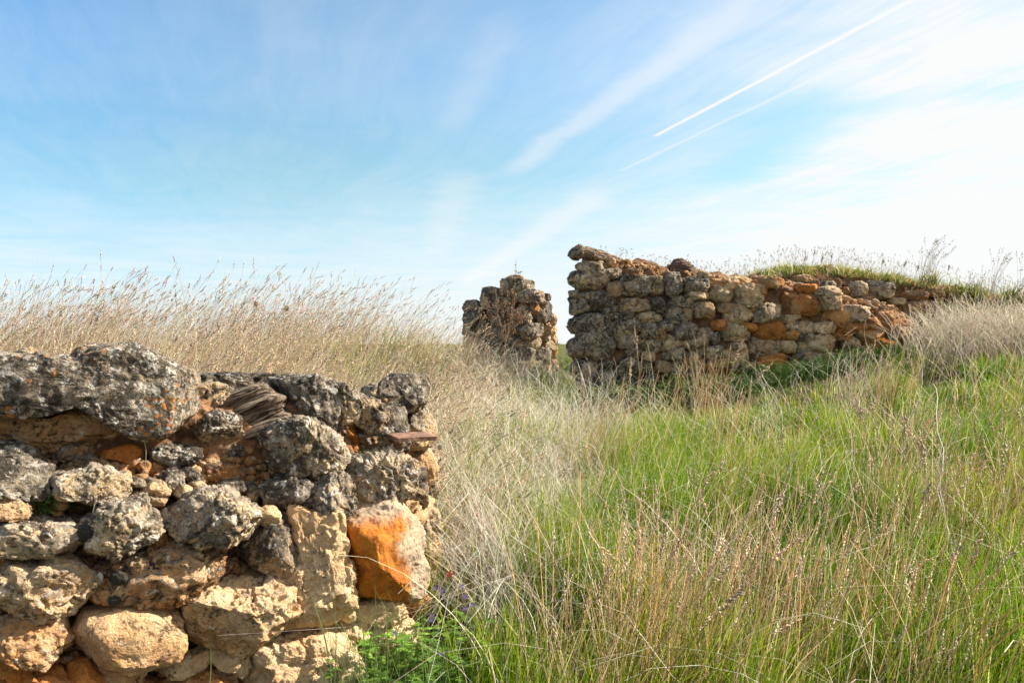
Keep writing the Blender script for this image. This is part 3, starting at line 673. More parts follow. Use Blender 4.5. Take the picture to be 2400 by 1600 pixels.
# ---- pillar
pface = Face([(1090, 8.0), (1238, 7.78), (1300, 8.45)])
pil = empty('stone_pillar', (0, 8.05, .95), 'short ruined pillar of dark rubble standing alone in the tall dry grass', 'pillar')
PS = [(530,340,120,50,'o'),(545,395,260,95,'g'),(330,465,165,98,'g'),(165,585,115,105,'g'),(295,555,160,100,'g'),(425,560,170,105,'g'),(655,490,240,115,'g'),(775,600,120,130,'d'),(190,675,155,175,'d'),(370,645,110,80,'g'),(590,665,140,160,'g'),(480,650,110,100,'d'),(385,715,130,90,'d'),(745,680,140,130,'d'),(160,785,120,100,'d'),(270,770,110,110,'d'),(430,805,220,125,'g'),(650,795,215,115,'g'),(790,780,85,95,'t'),(848,700,50,100,'t'),(848,790,45,80,'c'),(320,905,150,95,'d'),(540,900,160,105,'d'),(680,900,115,95,'g'),(780,845,110,80,'g'),(858,870,45,100,'c'),(810,925,95,90,'t'),(745,1010,165,125,'g'),(600,1005,180,120,'d'),(848,985,70,130,'o'),(650,1115,210,110,'t'),(770,1130,110,100,'c'),(848,1110,75,130,'o'),(440,1010,150,120,'d'),(300,1010,150,120,'d'),(180,900,130,120,'d'),(190,1030,140,120,'d'),(500,1130,160,110,'d'),(800,510,55,70,'g'),(470,470,110,110,'d'),(690,600,50,90,'o'),(350,1130,150,110,'d'),(200,1150,150,110,'d')]
CODE = {'o': (.22, .58, .46, .1), 'g': (.68, .30, .50, 0), 'd': (.88, .30, .35, 0), 't': (.4, .4, .5, 0), 'c': (.1, .4, .6, 0), 'p': (.4, .05, .66, 0), 'b': (.35, .6, .45, 0)}
def jit(c): return tuple(max(0, min(1, a + random.uniform(-.08, .08))) if i < 2 else a * random.uniform(.78, 1.22) for i, a in enumerate(c))
for cx, cy, w_, h_, k in PS:
    pts = topx('E', box_pts(cx, cy, w_ * 1.04, h_ * 1.06, random.uniform(-8, 8)))
    place_stone(pil, pface, pts, .03 + random.uniform(-.02, .03), col=jit(CODE[k]), sub=5, rough=1.2, T=.08, cuts=12, e=.38, frac=.7, lumps=.6)
def pil_top(X, Y):
    px = 1200 + X / Y * F; return EYE + (800 - float(np.interp(px, [1085, 1100, 1130, 1170, 1180, 1245, 1255, 1290, 1302], [735, 715, 690, 683, 664, 668, 690, 705, 730]))) / F * Y
a, b, c = pface.P; m_ = (a + c) / 2 + (a + c - 2 * b) * 0.02; d4 = a + (c - b)
core_mesh('clay_core', [a, b, c, d4, a], [m_] * 5, pil_top, lambda x, y: .7, pil, clay_mat('dark_clay_mortar', .8), step=.022, amp=.02, inset=.05)

# ---- far wall
wface = Face([(1338, 7.0), (2200, 7.62)])
farw = empty('stone_wall', (2.2, 7.7, 1.0), 'long far ruined wall of rubble stepping down to the right, clay showing on its broken top', 'stone wall')
WS_E = [(1190,350,330,150,'g'),(1390,300,130,80,'g'),(1200,250,260,80,'g'),(1650,420,410,160,'g'),(1395,430,115,115,'b'),(1500,340,80,55,'d'),(1760,350,90,50,'t'),(1045,470,65,50,'g'),(1105,485,75,32,'g'),(1185,490,75,60,'g'),(1100,570,165,140,'d'),(1270,545,210,160,'d'),(1580,575,320,105,'t'),(1770,570,110,120,'d'),(1330,640,70,85,'d'),(1375,605,100,50,'g'),(1680,675,240,82,'p'),(1490,665,115,62,'d'),(1395,668,90,55,'d'),(1185,725,340,165,'d'),(1930,650,245,135,'d'),(1960,550,220,90,'g'),(1905,400,130,180,'g'),(2105,400,200,115,'g'),(2110,495,155,65,'p'),(1490,770,260,150,'g'),(1240,925,420,235,'g'),(1700,790,125,120,'g'),(1830,745,135,85,'g'),(1990,790,200,120,'g'),(2180,620,150,120,'g'),(1510,885,170,90,'g'),(1870,890,160,130,'t'),(1730,920,140,95,'g'),(1575,970,150,135,'g'),(1785,830,90,90,'b'),(1140,1120,205,145,'g'),(1290,1090,170,90,'d'),(1530,1060,150,60,'g'),(1920,990,170,100,'g'),(1690,1010,110,75,'t'),(1150,1240,160,90,'d'),(2100,880,180,110,'t'),(2020,370,80,60,'t'),(1560,290,170,55,'b'),(1430,1130,120,70,'d'),(1340,800,80,60,'d'),(2080,1000,150,90,'g'),(1320,1180,170,90,'g'),(1480,1200,150,90,'d'),(1640,1110,160,100,'g'),(1800,1100,150,90,'b'),(1960,1100,160,100,'g'),(2110,1110,140,100,'t'),(1700,1190,150,80,'d'),(2230,860,130,90,'d'),(2260,980,150,100,'g'),(1990,890,90,80,'b'),(1620,860,70,60,'b')]
WS_F = [(100,325,150,90,'g'),(245,380,165,105,'g'),(320,310,250,80,'t'),(155,255,85,50,'g'),(95,395,125,52,'p'),(20,490,95,125,'d'),(150,490,145,95,'g'),(305,470,115,62,'t'),(380,525,175,125,'g'),(450,385,195,135,'g'),(475,475,72,55,'t'),(345,620,155,90,'g'),(390,670,180,65,'g'),(455,610,90,55,'o'),(580,512,175,115,'g'),(605,625,225,115,'b'),(730,550,130,50,'g'),(810,455,215,155,'b'),(790,610,170,70,'g'),(1000,375,160,85,'g'),(1015,440,205,85,'g'),(960,615,165,62,'p'),(1195,515,205,90,'g'),(1070,550,190,110,'t'),(1140,610,180,65,'b'),(1420,570,175,115,'b'),(755,665,95,62,'t'),(1290,590,130,80,'b'),(565,750,225,125,'g'),(725,740,90,75,'t'),(940,730,225,115,'g'),(1160,725,115,85,'g'),(1100,670,125,50,'b'),(1300,660,175,85,'t'),(1500,650,115,80,'t'),(1330,720,200,60,'o'),(840,810,135,62,'g'),(370,745,100,60,'g'),(370,810,180,100,'t'),(620,835,240,75,'b'),(1010,815,200,60,'g'),(620,300,190,60,'o'),(520,340,90,100,'b'),(820,740,50,70,'c'),(1200,810,180,60,'b'),(870,340,140,50,'b'),(230,860,170,70,'g'),(60,860,150,80,'t'),(420,880,170,60,'g'),(800,880,160,60,'g'),(150,650,110,80,'g'),(40,640,110,90,'t'),(120,760,150,80,'d'),(250,590,90,60,'b'),(860,680,110,60,'g'),(700,670,60,50,'b')]
def fb(y): return 0
def place_far(lst, crop):
    for cx, cy, w_, h_, k in lst:
        pts = topx(crop, box_pts(cx, cy, w_ * 1.06, h_ * 1.08, random.uniform(-6, 6)))
        cc = CODE[k] if crop == 'E' else tuple(a * b + c for a, b, c in zip(CODE[k], (.62, 1, 1, 1), (0, .20, .02, 0)))
        place_stone(farw, wface, pts, .012 + random.uniform(-.022, .028), col=jit(cc), sub=5, T=.06, rough=1.1, cuts=12, e=.36, frac=.75, lumps=.55)
place_far(WS_E, 'E'); place_far(WS_F, 'F')
wtx = [1330, 1345, 1420, 1470, 1560, 1640, 1700, 1760, 1800, 1850, 1900, 1960, 2040, 2100, 2130, 2160, 2210]
wty = [660, 630, 617, 617, 635, 645, 655, 657, 657, 665, 675, 690, 712, 722, 735, 765, 810]
def far_top(X, Y):
    px = 1200 + X / Y * F; px0 = px; y = float(np.interp(px0, wtx, wty)); 
    t = (X - wface.P[0][0]) / (wface.P[1][0] - wface.P[0][0]); Dd = 7.0 + .62 * t
    return EYE + (800 - y) / F * Dd
a, b = wface.P; nb = np.array([-.167, .986]) * .62
core_mesh('clay_core', [a + nb + [.27, 0], a + [.02, 0], b, b + nb], [a + nb / 2 + [.30, 0], a + nb / 2 + [.30, 0], b + nb / 2 - [.25, 0], b + nb / 2 - [.25, 0]], far_top, lambda x, y: .8, farw, clay_mat('brown_clay_mortar', .80), step=.020, amp=.035, inset=.035, crown=.05, capr=.10)
def far_rubble():
    pts = []; sz = []
    for k in range(1100):
        x = RNG.uniform(1375, 2150); u = RNG.uniform(0, 1)
        D, n = wface.hit(x, 700); yt = float(np.interp(x, wtx, wty))
        p = ray(x, yt) * D; p[2] += EYE; p[:2] += np.array([-.167, .986]) * ((.02 + .5 * u) * min(1, (x - 1340) / 200)); p[2] += RNG.uniform(-.03, .03) + .05 * u
        s = RNG.choice([.010, .016, .026, .04], p=[.45, .3, .19, .06]) * RNG.uniform(.7, 1.2)
        pts.append(p); sz.append(s)
    o = rubble_mesh(pts, sz, M_ST, 'rubble', farw, col=(.25, .55, .56, 0)); o['kind'] = 'stuff'
far_rubble()

# ---- earth bank behind the far wall, stones in its face
bface = Face([(1780, 8.9), (2560, 9.6)])
bank = empty('earth_bank', (4.3, 9.3, 1.0), 'low bank of red earth and stones with green grass on top, at far right', 'earth bank')
bkx = [1740, 1790, 1830, 1870, 1940, 2040, 2120, 2200, 2300, 2400, 2560]; bky = [720, 672, 648, 640, 640, 648, 662, 672, 690, 705, 730]
def bank_top(X, Y):
    t = (X - bface.P[0][0]) / (bface.P[1][0] - bface.P[0][0]); Dd = 8.9 + .7 * t; px = 1200 + X / Dd * F
    return EYE + (800 - float(np.interp(px, bkx, bky))) / F * Dd
a, b = bface.P; nb = np.array([-.2, .98]) * 2.0; sh = np.array([.6, 0])
M_BANK = clay_mat('bank_earth', .72)
core_mesh('soil', [a + nb - sh, a, b, b + nb + sh], [a + nb / 2 + [.6, 0], a + nb / 2 + [.6, 0], b + nb / 2 - [.3, 0], b + nb / 2 - [.3, 0]], bank_top, lambda x, y: .4, bank, M_BANK, step=.035, amp=.06, inset=.05, crown=.10, capr=.12)
for cx, cy, w_, h_, k in [(795,320,70,60,'g'),(990,322,120,60,'g'),(1205,345,95,100,'p'),(1345,375,210,75,'t'),(1640,470,230,90,'b'),(1600,390,150,60,'b'),(1250,410,120,50,'b'),(820,275,110,50,'b'),(1330,318,90,50,'g'),(1400,330,90,50,'g'),(1480,430,90,40,'p'),(1750,370,90,50,'b'),(880,310,80,50,'b'),(1080,360,90,50,'b'),(1760,500,180,80,'b'),(1900,440,110,60,'b')]:
    place_stone(bank, bface, topx('F', box_pts(cx, cy, w_, h_, random.uniform(-10, 10))), .02, col=jit(CODE[k]), sub=5, T=.12)

# ---- log and stump on the far wall
def log_mesh(pts, rad, name, nk=90, nr=40, amp=.25, seed=3, cap=True):
    pts = np.array(pts, float); s = np.linspace(0, 1, len(pts)); t = np.linspace(0, 1, nk)
    c = np.stack([np.interp(t, s, pts[:, k]) for k in range(3)], 1); r = np.interp(t, np.linspace(0, 1, len(rad)), rad)
    for _ in range(6): c[1:-1] = (c[:-2] + c[1:-1] * 2 + c[2:]) / 4; r[1:-1] = (r[:-2] + r[1:-1] * 2 + r[2:]) / 4
    tg = np.gradient(c, axis=0); tg /= np.linalg.norm(tg, axis=1)[:, None]
    e1 = np.cross(tg, [0, 0, 1.]); e1 /= np.linalg.norm(e1, axis=1)[:, None]; e2 = np.cross(e1, tg)
    an = np.linspace(0, 2 * math.pi, nr, endpoint=False); V = []
    for i in range(nk):
        q = np.stack([np.cos(an) * 2.2, np.sin(an) * 2.2, np.full(nr, i / nk * 3.0 + seed)], 1)
        rr = r[i] * (1 + amp * (ridged(q, 4, .6) + .6 * fbm(q * [1, 1, 4] + 9, 4)))
        V.append(c[i] + rr[:, None] * (np.cos(an)[:, None] * e1[i] + np.sin(an)[:, None] * e2[i]))
    V = np.concatenate(V); V = np.concatenate([V, c[:1], c[-1:]]); Fc = []; T = []
    for i in range(nk - 1):
        for k in range(nr): Fc.append((i * nr + k, i * nr + (k + 1) % nr, (i + 1) * nr + (k + 1) % nr, (i + 1) * nr + k))
    for k in range(nr): T.append((len(V) - 2, (k + 1) % nr, k)); T.append((len(V) - 1, (nk - 1) * nr + k, (nk - 1) * nr + (k + 1) % nr))
    return V, [np.array(Fc), np.array(T)]
lp = [at(x, y, D) for x, y, D in [(1348, 584, 7.0), (1353, 592, 7.02), (1372, 592, 7.05), (1395, 600, 7.1), (1425, 609, 7.2), (1478, 624, 7.3)]]
V, Fc = log_mesh(lp, [.045, .066, .055, .038, .042, .052, .050, .052, .046, .036, .02], 'log', nk=140, nr=60, amp=.55)
tag(link('log', mesh_np('log', V - lp[2], Fc, M_WOOD), None, lp[2]), 'gnarled grey brown log lying across the left end of the far wall top', 'log')
lp = [at(x, y, D) for x, y, D in [(1596, 650, 7.4), (1593, 630, 7.35), (1589, 606, 7.35)]]
V, Fc = log_mesh(lp, [.12, .115, .10, .075, .03], 'stump', amp=.5, seed=11)
tag(link('tree_stump', mesh_np('tree_stump', V - lp[0], Fc, flat_mat('dark_bark', (.13, .075, .045), .95, 40, .6)), None, lp[0]), 'short dark brown stump sticking up from the far wall top', 'stump')
lp = [at(x, y, D) for x, y, D in [(1742, 655, 7.6), (1750, 648, 7.6), (1762, 646, 7.6), (1772, 654, 7.6)]]

# ------------------------------------------------------------------ grass builders (all vectorised)
class Veg:
    def __init__(s): s.v = []; s.f4 = []; s.f3 = []; s.c = []; s.n = 0
    def add(s, v, f4=None, f3=None, c=None):
        if f4 is not None and len(f4): s.f4.append(np.asarray(f4) + s.n)
        if f3 is not None and len(f3): s.f3.append(np.asarray(f3) + s.n)
        s.v.append(v); s.c.append(c); s.n += len(v)
    def build(s, name, mtl, parent=None, origin=None):
        if not s.v: return None
        v = np.concatenate(s.v); c = np.concatenate(s.c); o = np.array(origin if origin is not None else (0, 0, 0), float)
        f = []
        if s.f4: f.append(np.concatenate(s.f4))
        if s.f3: f.append(np.concatenate(s.f3))
        loc = Vector(o) - (parent.location if parent else Vector((0, 0, 0)))
        return link(name, mesh_np(name, v - o, f, mtl, colors=c), parent, loc)
def curves(base, h, lean, bend, segs, kink=0, rng=RNG):
    """centre lines: base (n,3), h (n,), lean (n,2) horizontal lean per height, bend (n,2) extra quadratic"""
    t = np.linspace(0, 1, segs + 1)[None, :, None]
    hv = h[:, None, None]
    xy = lean[:, None, :] * t * hv + bend[:, None, :] * t ** 2.2 * hv
    hl = np.linalg.norm(xy, axis=2, keepdims=True)
    z = t * hv * np.sqrt(np.clip(1 - (hl / (hv + 1e-6)) ** 2 * .45, .12, 1))
    c = np.concatenate([xy, z], 2) + base[:, None, :]
    if kink: c[:, 1:] += (np.cumsum(rng.normal(size=c[:, 1:].shape), 1) * kink * hv)
    return c
def ribbon(veg, c, wid, col0, col1, facing=None, taper=1.0, rng=RNG):
    n, k, _ = c.shape
    a = rng.uniform(0, math.pi, n) if facing is None else facing
    side = np.stack([np.cos(a), np.sin(a), np.zeros(n)], 1)[:, None, :]
    t = np.linspace(0, 1, k)[None, :, None]
    w_ = wid[:, None, None] * .5 * (1 - taper * t ** 2 * .92)
    V = np.stack([c - side * w_, c + side * w_], 2).reshape(-1, 3)
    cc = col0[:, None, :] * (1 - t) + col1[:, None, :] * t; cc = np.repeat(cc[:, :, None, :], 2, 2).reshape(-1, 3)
    b = (np.arange(n)[:, None] * k + np.arange(k - 1)[None, :]).ravel() * 2
    veg.add(V, np.stack([b, b + 1, b + 3, b + 2], 1), None, cc)
def tube(veg, c, wid, col0, col1, taper=.6, sides=3):
    n, k, _ = c.shape; t = np.linspace(0, 1, k)[None, :, None, None]
    an = np.arange(sides) * 2 * math.pi / sides
    off = np.stack([np.cos(an), np.sin(an), np.zeros(sides)], 1)[None, None]
    V = (c[:, :, None, :] + off * wid[:, None, None, None] * .5 * (1 - taper * t)).reshape(-1, 3)
    t = t[..., 0]; cc = col0[:, None, :] * (1 - t) + col1[:, None, :] * t; cc = np.repeat(cc[:, :, None, :], sides, 2).reshape(-1, 3)
    b = (np.arange(n)[:, None] * k + np.arange(k - 1)[None, :]).ravel() * sides; F4 = []
    for j in range(sides):
        j2 = (j + 1) % sides; F4.append(np.stack([b + j, b + j2, b + sides + j2, b + sides + j], 1))
    veg.add(V, np.concatenate(F4), None, cc)
OCT_V = np.array([[1, 0, 0], [0, 1, 0], [-1, 0, 0], [0, -1, 0], [0, 0, 1], [0, 0, -1.]])
OCT_F = np.array([[0, 1, 4], [1, 2, 4], [2, 3, 4], [3, 0, 4], [1, 0, 5], [2, 1, 5], [3, 2, 5], [0, 3, 5]])
def grains(veg, pos, axis, ln, rad, col):
    """little pointed grains: pos (n,3), axis (n,3) unit"""
    n = len(pos); e1 = np.cross(axis, [.31, .2, .93]); e1 /= np.linalg.norm(e1, axis=1)[:, None] + 1e-9; e2 = np.cross(axis, e1)
    V = pos[:, None, :] + (OCT_V[None, :, :1] * e1[:, None] + OCT_V[None, :, 1:2] * e2[:, None]) * rad[:, None, None] + OCT_V[None, :, 2:] * axis[:, None] * ln[:, None, None]
    f = (np.arange(n)[:, None, None] * 6 + OCT_F[None]).reshape(-1, 3)
    veg.add(V.reshape(-1, 3), None, f, np.repeat(col[:, None, :], 6, 1).reshape(-1, 3))
def heads(veg, c, ln, per, glen, grad, col, spread=.004, rng=RNG):
    """seed heads on the end of stems c; grains sit along the last part"""
    tip = c[:, -1]; ax = c[:, -1] - c[:, -2]; ax /= np.linalg.norm(ax, axis=1)[:, None] + 1e-9
    n = len(tip); t = (np.arange(per)[None, :] + .5) / per
    pos = tip[:, None, :] + ax[:, None, :] * (t * ln[:, None])[..., None] + rng.normal(size=(n, per, 3)) * spread * np.sin(t * math.pi)[..., None]
    a2 = ax[:, None, :] + rng.normal(size=(n, per, 3)) * .35; a2 /= np.linalg.norm(a2, axis=2)[..., None]
    sc_ = (.55 + .45 * np.sin(t * math.pi))[..., None].repeat(n, 0)[..., 0] if False else np.repeat(.55 + .45 * np.sin(t * math.pi), n, 0)
    grains(veg, pos.reshape(-1, 3), a2.reshape(-1, 3), (glen * sc_).ravel() * rng.uniform(.8, 1.2, n * per), (grad * sc_).ravel(), np.repeat(col[:, None], per, 1).reshape(-1, 3) * rng.uniform(.75, 1.2, (n * per, 1)))
def vary(c, n, dv=.22, dh=.06, rng=RNG):
    c = np.array(c)[None]; v = 1 + rng.normal(size=(n, 1)) * dv; hsh = 1 + rng.normal(size=(n, 3)) * dh
    return np.clip(c * np.clip(v, .45, 1.7) * hsh, .01, .95)
def in_wall(X, Y):
    """true inside the footprint of a wall"""
    q = np.stack([X, Y], -1); n1_ = np.array([-.572, .82]); t1_ = np.array([.82, .572]); r = q - _c0
    a = (r @ n1_ > -.06) & (r @ n1_ < .60) & (r @ t1_ < .13)
    r = q - wface.P[0]; t = (wface.P[1] - wface.P[0]); L = np.linalg.norm(t); t = t / L; n_ = np.array([-t[1], t[0]])
    b = (r @ n_ > -.02) & (r @ n_ < .7) & (r @ t > -.03) & (r @ t < L + .05)
    c = (X > -.5) & (X < .42) & (Y > 7.8) & (Y < 8.7) & (X * 1.0 > -.5)
    d = (Y > 8.85) & (X > 2.8)
    return a | b | c | d
def scatter(n, y0, y1, px0, px1, mask=None, rng=RNG):
    """n ground points in the ground wedge between two lines of sight, even in area"""
    Y = np.sqrt(rng.uniform(y0 ** 2, y1 ** 2, n)); px = rng.uniform(px0, px1, n); X = (px - 1200) / F * Y
    ok = ~in_wall(X, Y)
    # nothing between the camera and the near wall's face
    r = np.stack([X, Y], -1) - _c0; front = (r @ np.array([-.572, .82]) <= 0) & (px < 1085 - (Y - 1.6) * 40) & (r @ np.array([.82, .572]) < .10)
    ok &= ~front
    if mask is not None: ok &= rng.uniform(size=n) < mask(X, Y, px)
    X, Y = X[ok], Y[ok]; return np.stack([X, Y, ground_z(X, Y) - .01], 1)
def pxof(p): return 1200 + p[:, 0] / p[:, 1] * F
def patch(X, Y, s, o=0): return fbm(np.stack([X * s, Y * s, np.full_like(X, o)], 1), 3)
GREEN = (.12, .25, .015); YGREEN = (.28, .37, .022); STRAW = (.68, .55, .37); PALE_S = (.80, .71, .57); BROWN = (.56, .39, .24); DKBR = (.32, .21, .13); OCH = (.62, .39, .15)

def lerp(a, b, t): return a * (1 - t) + b * t
# short green grass over the right-hand slope
vg = Veg()
for (n, y0, y1, h0, h1, wd) in [(40000, 1.35, 3.0, .20, .44, .0044), (50000, 3.0, 4.6, .16, .38, .0056), (36000, 4.6, 5.8, .10, .22, .0068), (16000, 5.8, 7.4, .05, .13, .007), (5000, 7.2, 10.5, .14, .3, .009)]:
    b = scatter(n, y0, y1, 900, 2560, lambda X, Y, px: np.clip(.35 + (px - 1150) / 600, .22, 1) * np.clip(.50 + 3.0 * patch(X, Y, 2.4), .05, 1) * (1 - .93 * ((Y > np.interp(px, [1300, 2120], [6.05, 6.5])) & (px > 1300) & (px < 2110))))
    m = len(b); pt = patch(b[:, 0], b[:, 1], 1.1, 4); h = RNG.uniform(h0, h1, m) * (1 + .5 * pt + .6 * patch(b[:, 0], b[:, 1], 2.4))
    c = curves(b, h, RNG.normal(size=(m, 2)) * .11 + [.06, 0], RNG.normal(size=(m, 2)) * .18 + [.08, 0], 4)
    mixc = np.clip(.5 + 1.6 * patch(b[:, 0], b[:, 1], 1.4, 9) + RNG.normal(size=m) * .3, 0, 1)[:, None]
    top = vary(GREEN, m) * (1 - mixc) + vary(YGREEN, m) * mixc
    dry = RNG.uniform(size=m) < .14; top[dry] = vary(STRAW, dry.sum())
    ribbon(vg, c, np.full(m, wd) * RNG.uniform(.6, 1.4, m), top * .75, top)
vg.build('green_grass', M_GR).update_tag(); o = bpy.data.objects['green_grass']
tag(o, 'lush short green grass covering the slope on the right', 'grass', kind='stuff')

# green undergrowth on the left hill
vg = Veg()
for (n, y0, y1) in [(11000, 2.7, 4.2), (9000, 4.2, 7.0), (4000, 7.0, 10)]:
    b = scatter(n, y0, y1, -150, 1340, lambda X, Y, px: np.clip(.32 + 3.0 * patch(X, Y, 1.7, 2), .05, 1))
    m = len(b); h = RNG.uniform(.12, .28, m)
    c = curves(b, h, RNG.normal(size=(m, 2)) * .2, RNG.normal(size=(m, 2)) * .35 + [.1, 0], 4)
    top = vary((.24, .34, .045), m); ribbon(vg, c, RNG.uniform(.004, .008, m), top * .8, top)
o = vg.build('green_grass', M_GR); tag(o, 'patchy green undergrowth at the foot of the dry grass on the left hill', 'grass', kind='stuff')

# dry grass of the left hill: fine leaning stems with slim heads
vg = Veg()
def fold(p_, k=.30):
    return np.clip(.55 + 2.6 * p_, k, 1)
for (n, y0, y1, wd) in [(2200, 2.75, 3.8, .0026), (5200, 3.8, 5.2, .0030), (4200, 5.2, 7.2, .0036), (1500, 7.2, 9.0, .0045)]:
    b = scatter(n, y0, y1, -200, 1140, lambda X, Y, px: fold(patch(X, Y, 1.6, 6)) * np.clip((1280 - px) / 200, .25, 1))
    m = len(b); px = pxof(b); h = (.26 + .46 * RNG.beta(1.7, 2.4, m)) * np.interp(px, [0, 200, 500, 800, 950, 1100, 1300], [1.10, 1.16, 1.24, 1.10, .92, .80, .7])
    cl_ = patch(b[:, 0], b[:, 1], 2.2, 33)[:, None]
    c = curves(b, h, RNG.normal(size=(m, 2)) * [.12, .1] + [.24, 0] + cl_ * [.35, 0], RNG.normal(size=(m, 2)) * [.15, .15] + [.24, 0], 8)
    k = RNG.uniform(size=(m, 1)); col = np.where(k < .45, vary((.72, .58, .42), m), np.where(k < .8, vary(PALE_S, m), vary(BROWN, m)))
    tube(vg, c, np.full(m, wd) * RNG.uniform(.6, 1.3, m), col * .9, col, taper=.62)
    hd = RNG.uniform(size=m) < .48
    heads(vg, c[hd], RNG.uniform(.03, .09, hd.sum()), 9, .0105, .0023, vary((.62, .49, .36), hd.sum()), .0018)
for (n, y0, y1) in [(4200, 2.75, 3.8), (6000, 3.8, 5.2), (3600, 5.2, 7.2), (2600, 7.2, 9.0)]:
    b2 = scatter(n, y0, y1, -200, 1200, lambda X, Y, px: fold(patch(X, Y, 1.9, 16)) * np.clip((1320 - px) / 200, .3, 1)); m2 = len(b2); h2 = RNG.uniform(.18, .48, m2)
    c2 = curves(b2, h2, RNG.normal(size=(m2, 2)) * .28 + [.18, 0], RNG.normal(size=(m2, 2)) * .6 + [.28, 0], 7)
    k = RNG.uniform(size=(m2, 1)); col = np.where(k < .6, vary(STRAW, m2), vary((.58, .42, .27), m2)); ribbon(vg, c2, RNG.uniform(.0028, .0068, m2), col * .9, np.where(k < .6, vary(PALE_S, m2), col), taper=.9)
o = vg.build('dry_grass', M_DRY); tag(o, 'tall pale dry grass leaning right along the hilltop behind the near wall', 'grass', kind='stuff')

# tangled pale grass in the middle
vg = Veg()
for (n, y0, y1) in [(4600, 2.3, 3.6), (5800, 3.6, 5.4), (3000, 5.4, 7.8)]:
    b = scatter(n, y0, y1, 985, 1560, lambda X, Y, px: np.exp(-((px - (1180 + 10 * (Y - 4))) / 175) ** 2) * (px > np.interp(Y, [2.3, 3], [1120, 1000])))
    m = len(b); h = RNG.uniform(.22, .55, m) * np.interp(b[:, 1], [3, 5, 7, 8], [.95, .9, .75, .95])
    c = curves(b, h, RNG.normal(size=(m, 2)) * .30 + [.06, 0], RNG.normal(size=(m, 2)) * .65 + [.12, -.05], 8, kink=.008)
    k = RNG.uniform(size=(m, 1)); col = np.where(k < .75, vary((.74, .69, .62), m, .2), vary(STRAW, m))
    tube(vg, c, .0015 + (.0030 if y0 > 3 else .0016) * RNG.uniform(size=m) ** 2, col * .9, col, taper=.45)
o = vg.build('dry_grass', M_DRY); tag(o, 'tangled bleached dry grass between the near wall and the far wall', 'grass', kind='stuff')

# brown seeding stems over the green slope, growing in loose sheaves that share a lean
vg = Veg()
for (nt, y0, y1, wd, per) in [(52, 1.55, 2.6, .0027, 28), (62, 2.6, 4.2, .0031, 25), (34, 4.2, 5.6, .0035, 16), (12, 7.4, 8.4, .004, 16)]:
    t0 = scatter(nt, y0, y1, 1300, 2540, lambda X, Y, px: np.clip(.55 + 2.5 * patch(X, Y, 1.6, 12), .1, 1))
    if not len(t0): continue
    k_ = RNG.integers(3, per * 2, len(t0)); idx = np.repeat(np.arange(len(t0)), k_); m = len(idx)
    b = t0[idx] + RNG.normal(size=(m, 3)) * [.085, .085, 0]; b[:, 2] = ground_z(b[:, 0], b[:, 1]) - .01
    ln = (RNG.normal(size=(len(t0), 2)) * [.07, .05] + [.15, 0])[idx]; hb = RNG.uniform(.42, .66, len(t0))[idx]
    h = hb * RNG.uniform(.6, 1.1, m) * np.interp(b[:, 1], [2, 5, 7], [1, .85, .75])
    c = curves(b, h, ln + RNG.normal(size=(m, 2)) * .06, RNG.normal(size=(m, 2)) * .08 + [.07, 0], 7)
    tone = RNG.uniform(size=len(t0))[idx][:, None] * .6 + RNG.uniform(size=(m, 1)) * .4
    col = np.where(tone < .28, vary(BROWN, m), np.where(tone < .42, vary(OCH, m), np.where(tone < .85, vary((.70, .52, .29), m), vary(PALE_S, m))))
    tube(vg, c, np.full(m, wd) * RNG.uniform(.6, 1.3, m), col * .85, col, taper=.45)
    hd = RNG.uniform(size=m) < .15
    heads(vg, c[hd], RNG.uniform(.06, .12, hd.sum()), 24, .0060, .0019, vary((.68, .55, .40), hd.sum()), .0018)
o = vg.build('dry_grass', M_DRY); tag(o, 'slender brown seeding stems standing through the green grass on the right', 'grass', kind='stuff')

# pale fallen straw across the right slope
vg = Veg()
for (n, y0, y1) in [(260, 1.4, 3.0), (380, 3.0, 5.0), (260, 5.0, 6.0)]:
    b = scatter(n, y0, y1, 1050, 2560); b[:, 2] += RNG.uniform(.05, .22, len(b)); m = len(b); h = RNG.uniform(.2, .5, m)
    c = curves(b, h, RNG.normal(size=(m, 2)) * .55, RNG.normal(size=(m, 2)) * .8, 7, kink=.006)
    col = vary(PALE_S, m); tube(vg, c, RNG.uniform(.0015, .0036, m), col * .9, col, taper=.5)
o = vg.build('fallen_straw', M_DRY); tag(o, 'fallen pale straw lying every which way over the green slope', 'straw', kind='stuff')

# grey brown dry grass in front of the bank, far right
vg = Veg()
b = scatter(5200, 6.0, 8.7, 2060, 2560, lambda X, Y, px: np.clip((px - 2090) / 160, .04, 1)); m = len(b); h = RNG.uniform(.28, .5, m)
c = curves(b, h, RNG.normal(size=(m, 2)) * .22 + [.05, 0], RNG.normal(size=(m, 2)) * .5 + [.1, 0], 7)
col = vary((.50, .38, .28), m); tube(vg, c, RNG.uniform(.003, .006, m), col * .9, vary(PALE_S, m), taper=.4)
o = vg.build('dry_grass', M_DRY); tag(o, 'grey brown dry grass massed in front of the earth bank at the right edge', 'grass', kind='stuff')

# rank weeds, leaf colour darkened to deepen the far wall's cast shadow
vg = Veg()
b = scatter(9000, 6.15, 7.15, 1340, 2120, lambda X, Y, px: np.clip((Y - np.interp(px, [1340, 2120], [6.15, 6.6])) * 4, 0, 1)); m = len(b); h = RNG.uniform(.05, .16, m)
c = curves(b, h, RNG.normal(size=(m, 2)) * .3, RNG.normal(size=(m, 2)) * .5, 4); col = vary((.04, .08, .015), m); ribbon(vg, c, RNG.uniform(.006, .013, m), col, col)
o = vg.build('shade_toned_undergrowth', M_GR); tag(o, 'green undergrowth coloured dark to deepen the shadow at the foot of the far wall', 'undergrowth', kind='stuff')

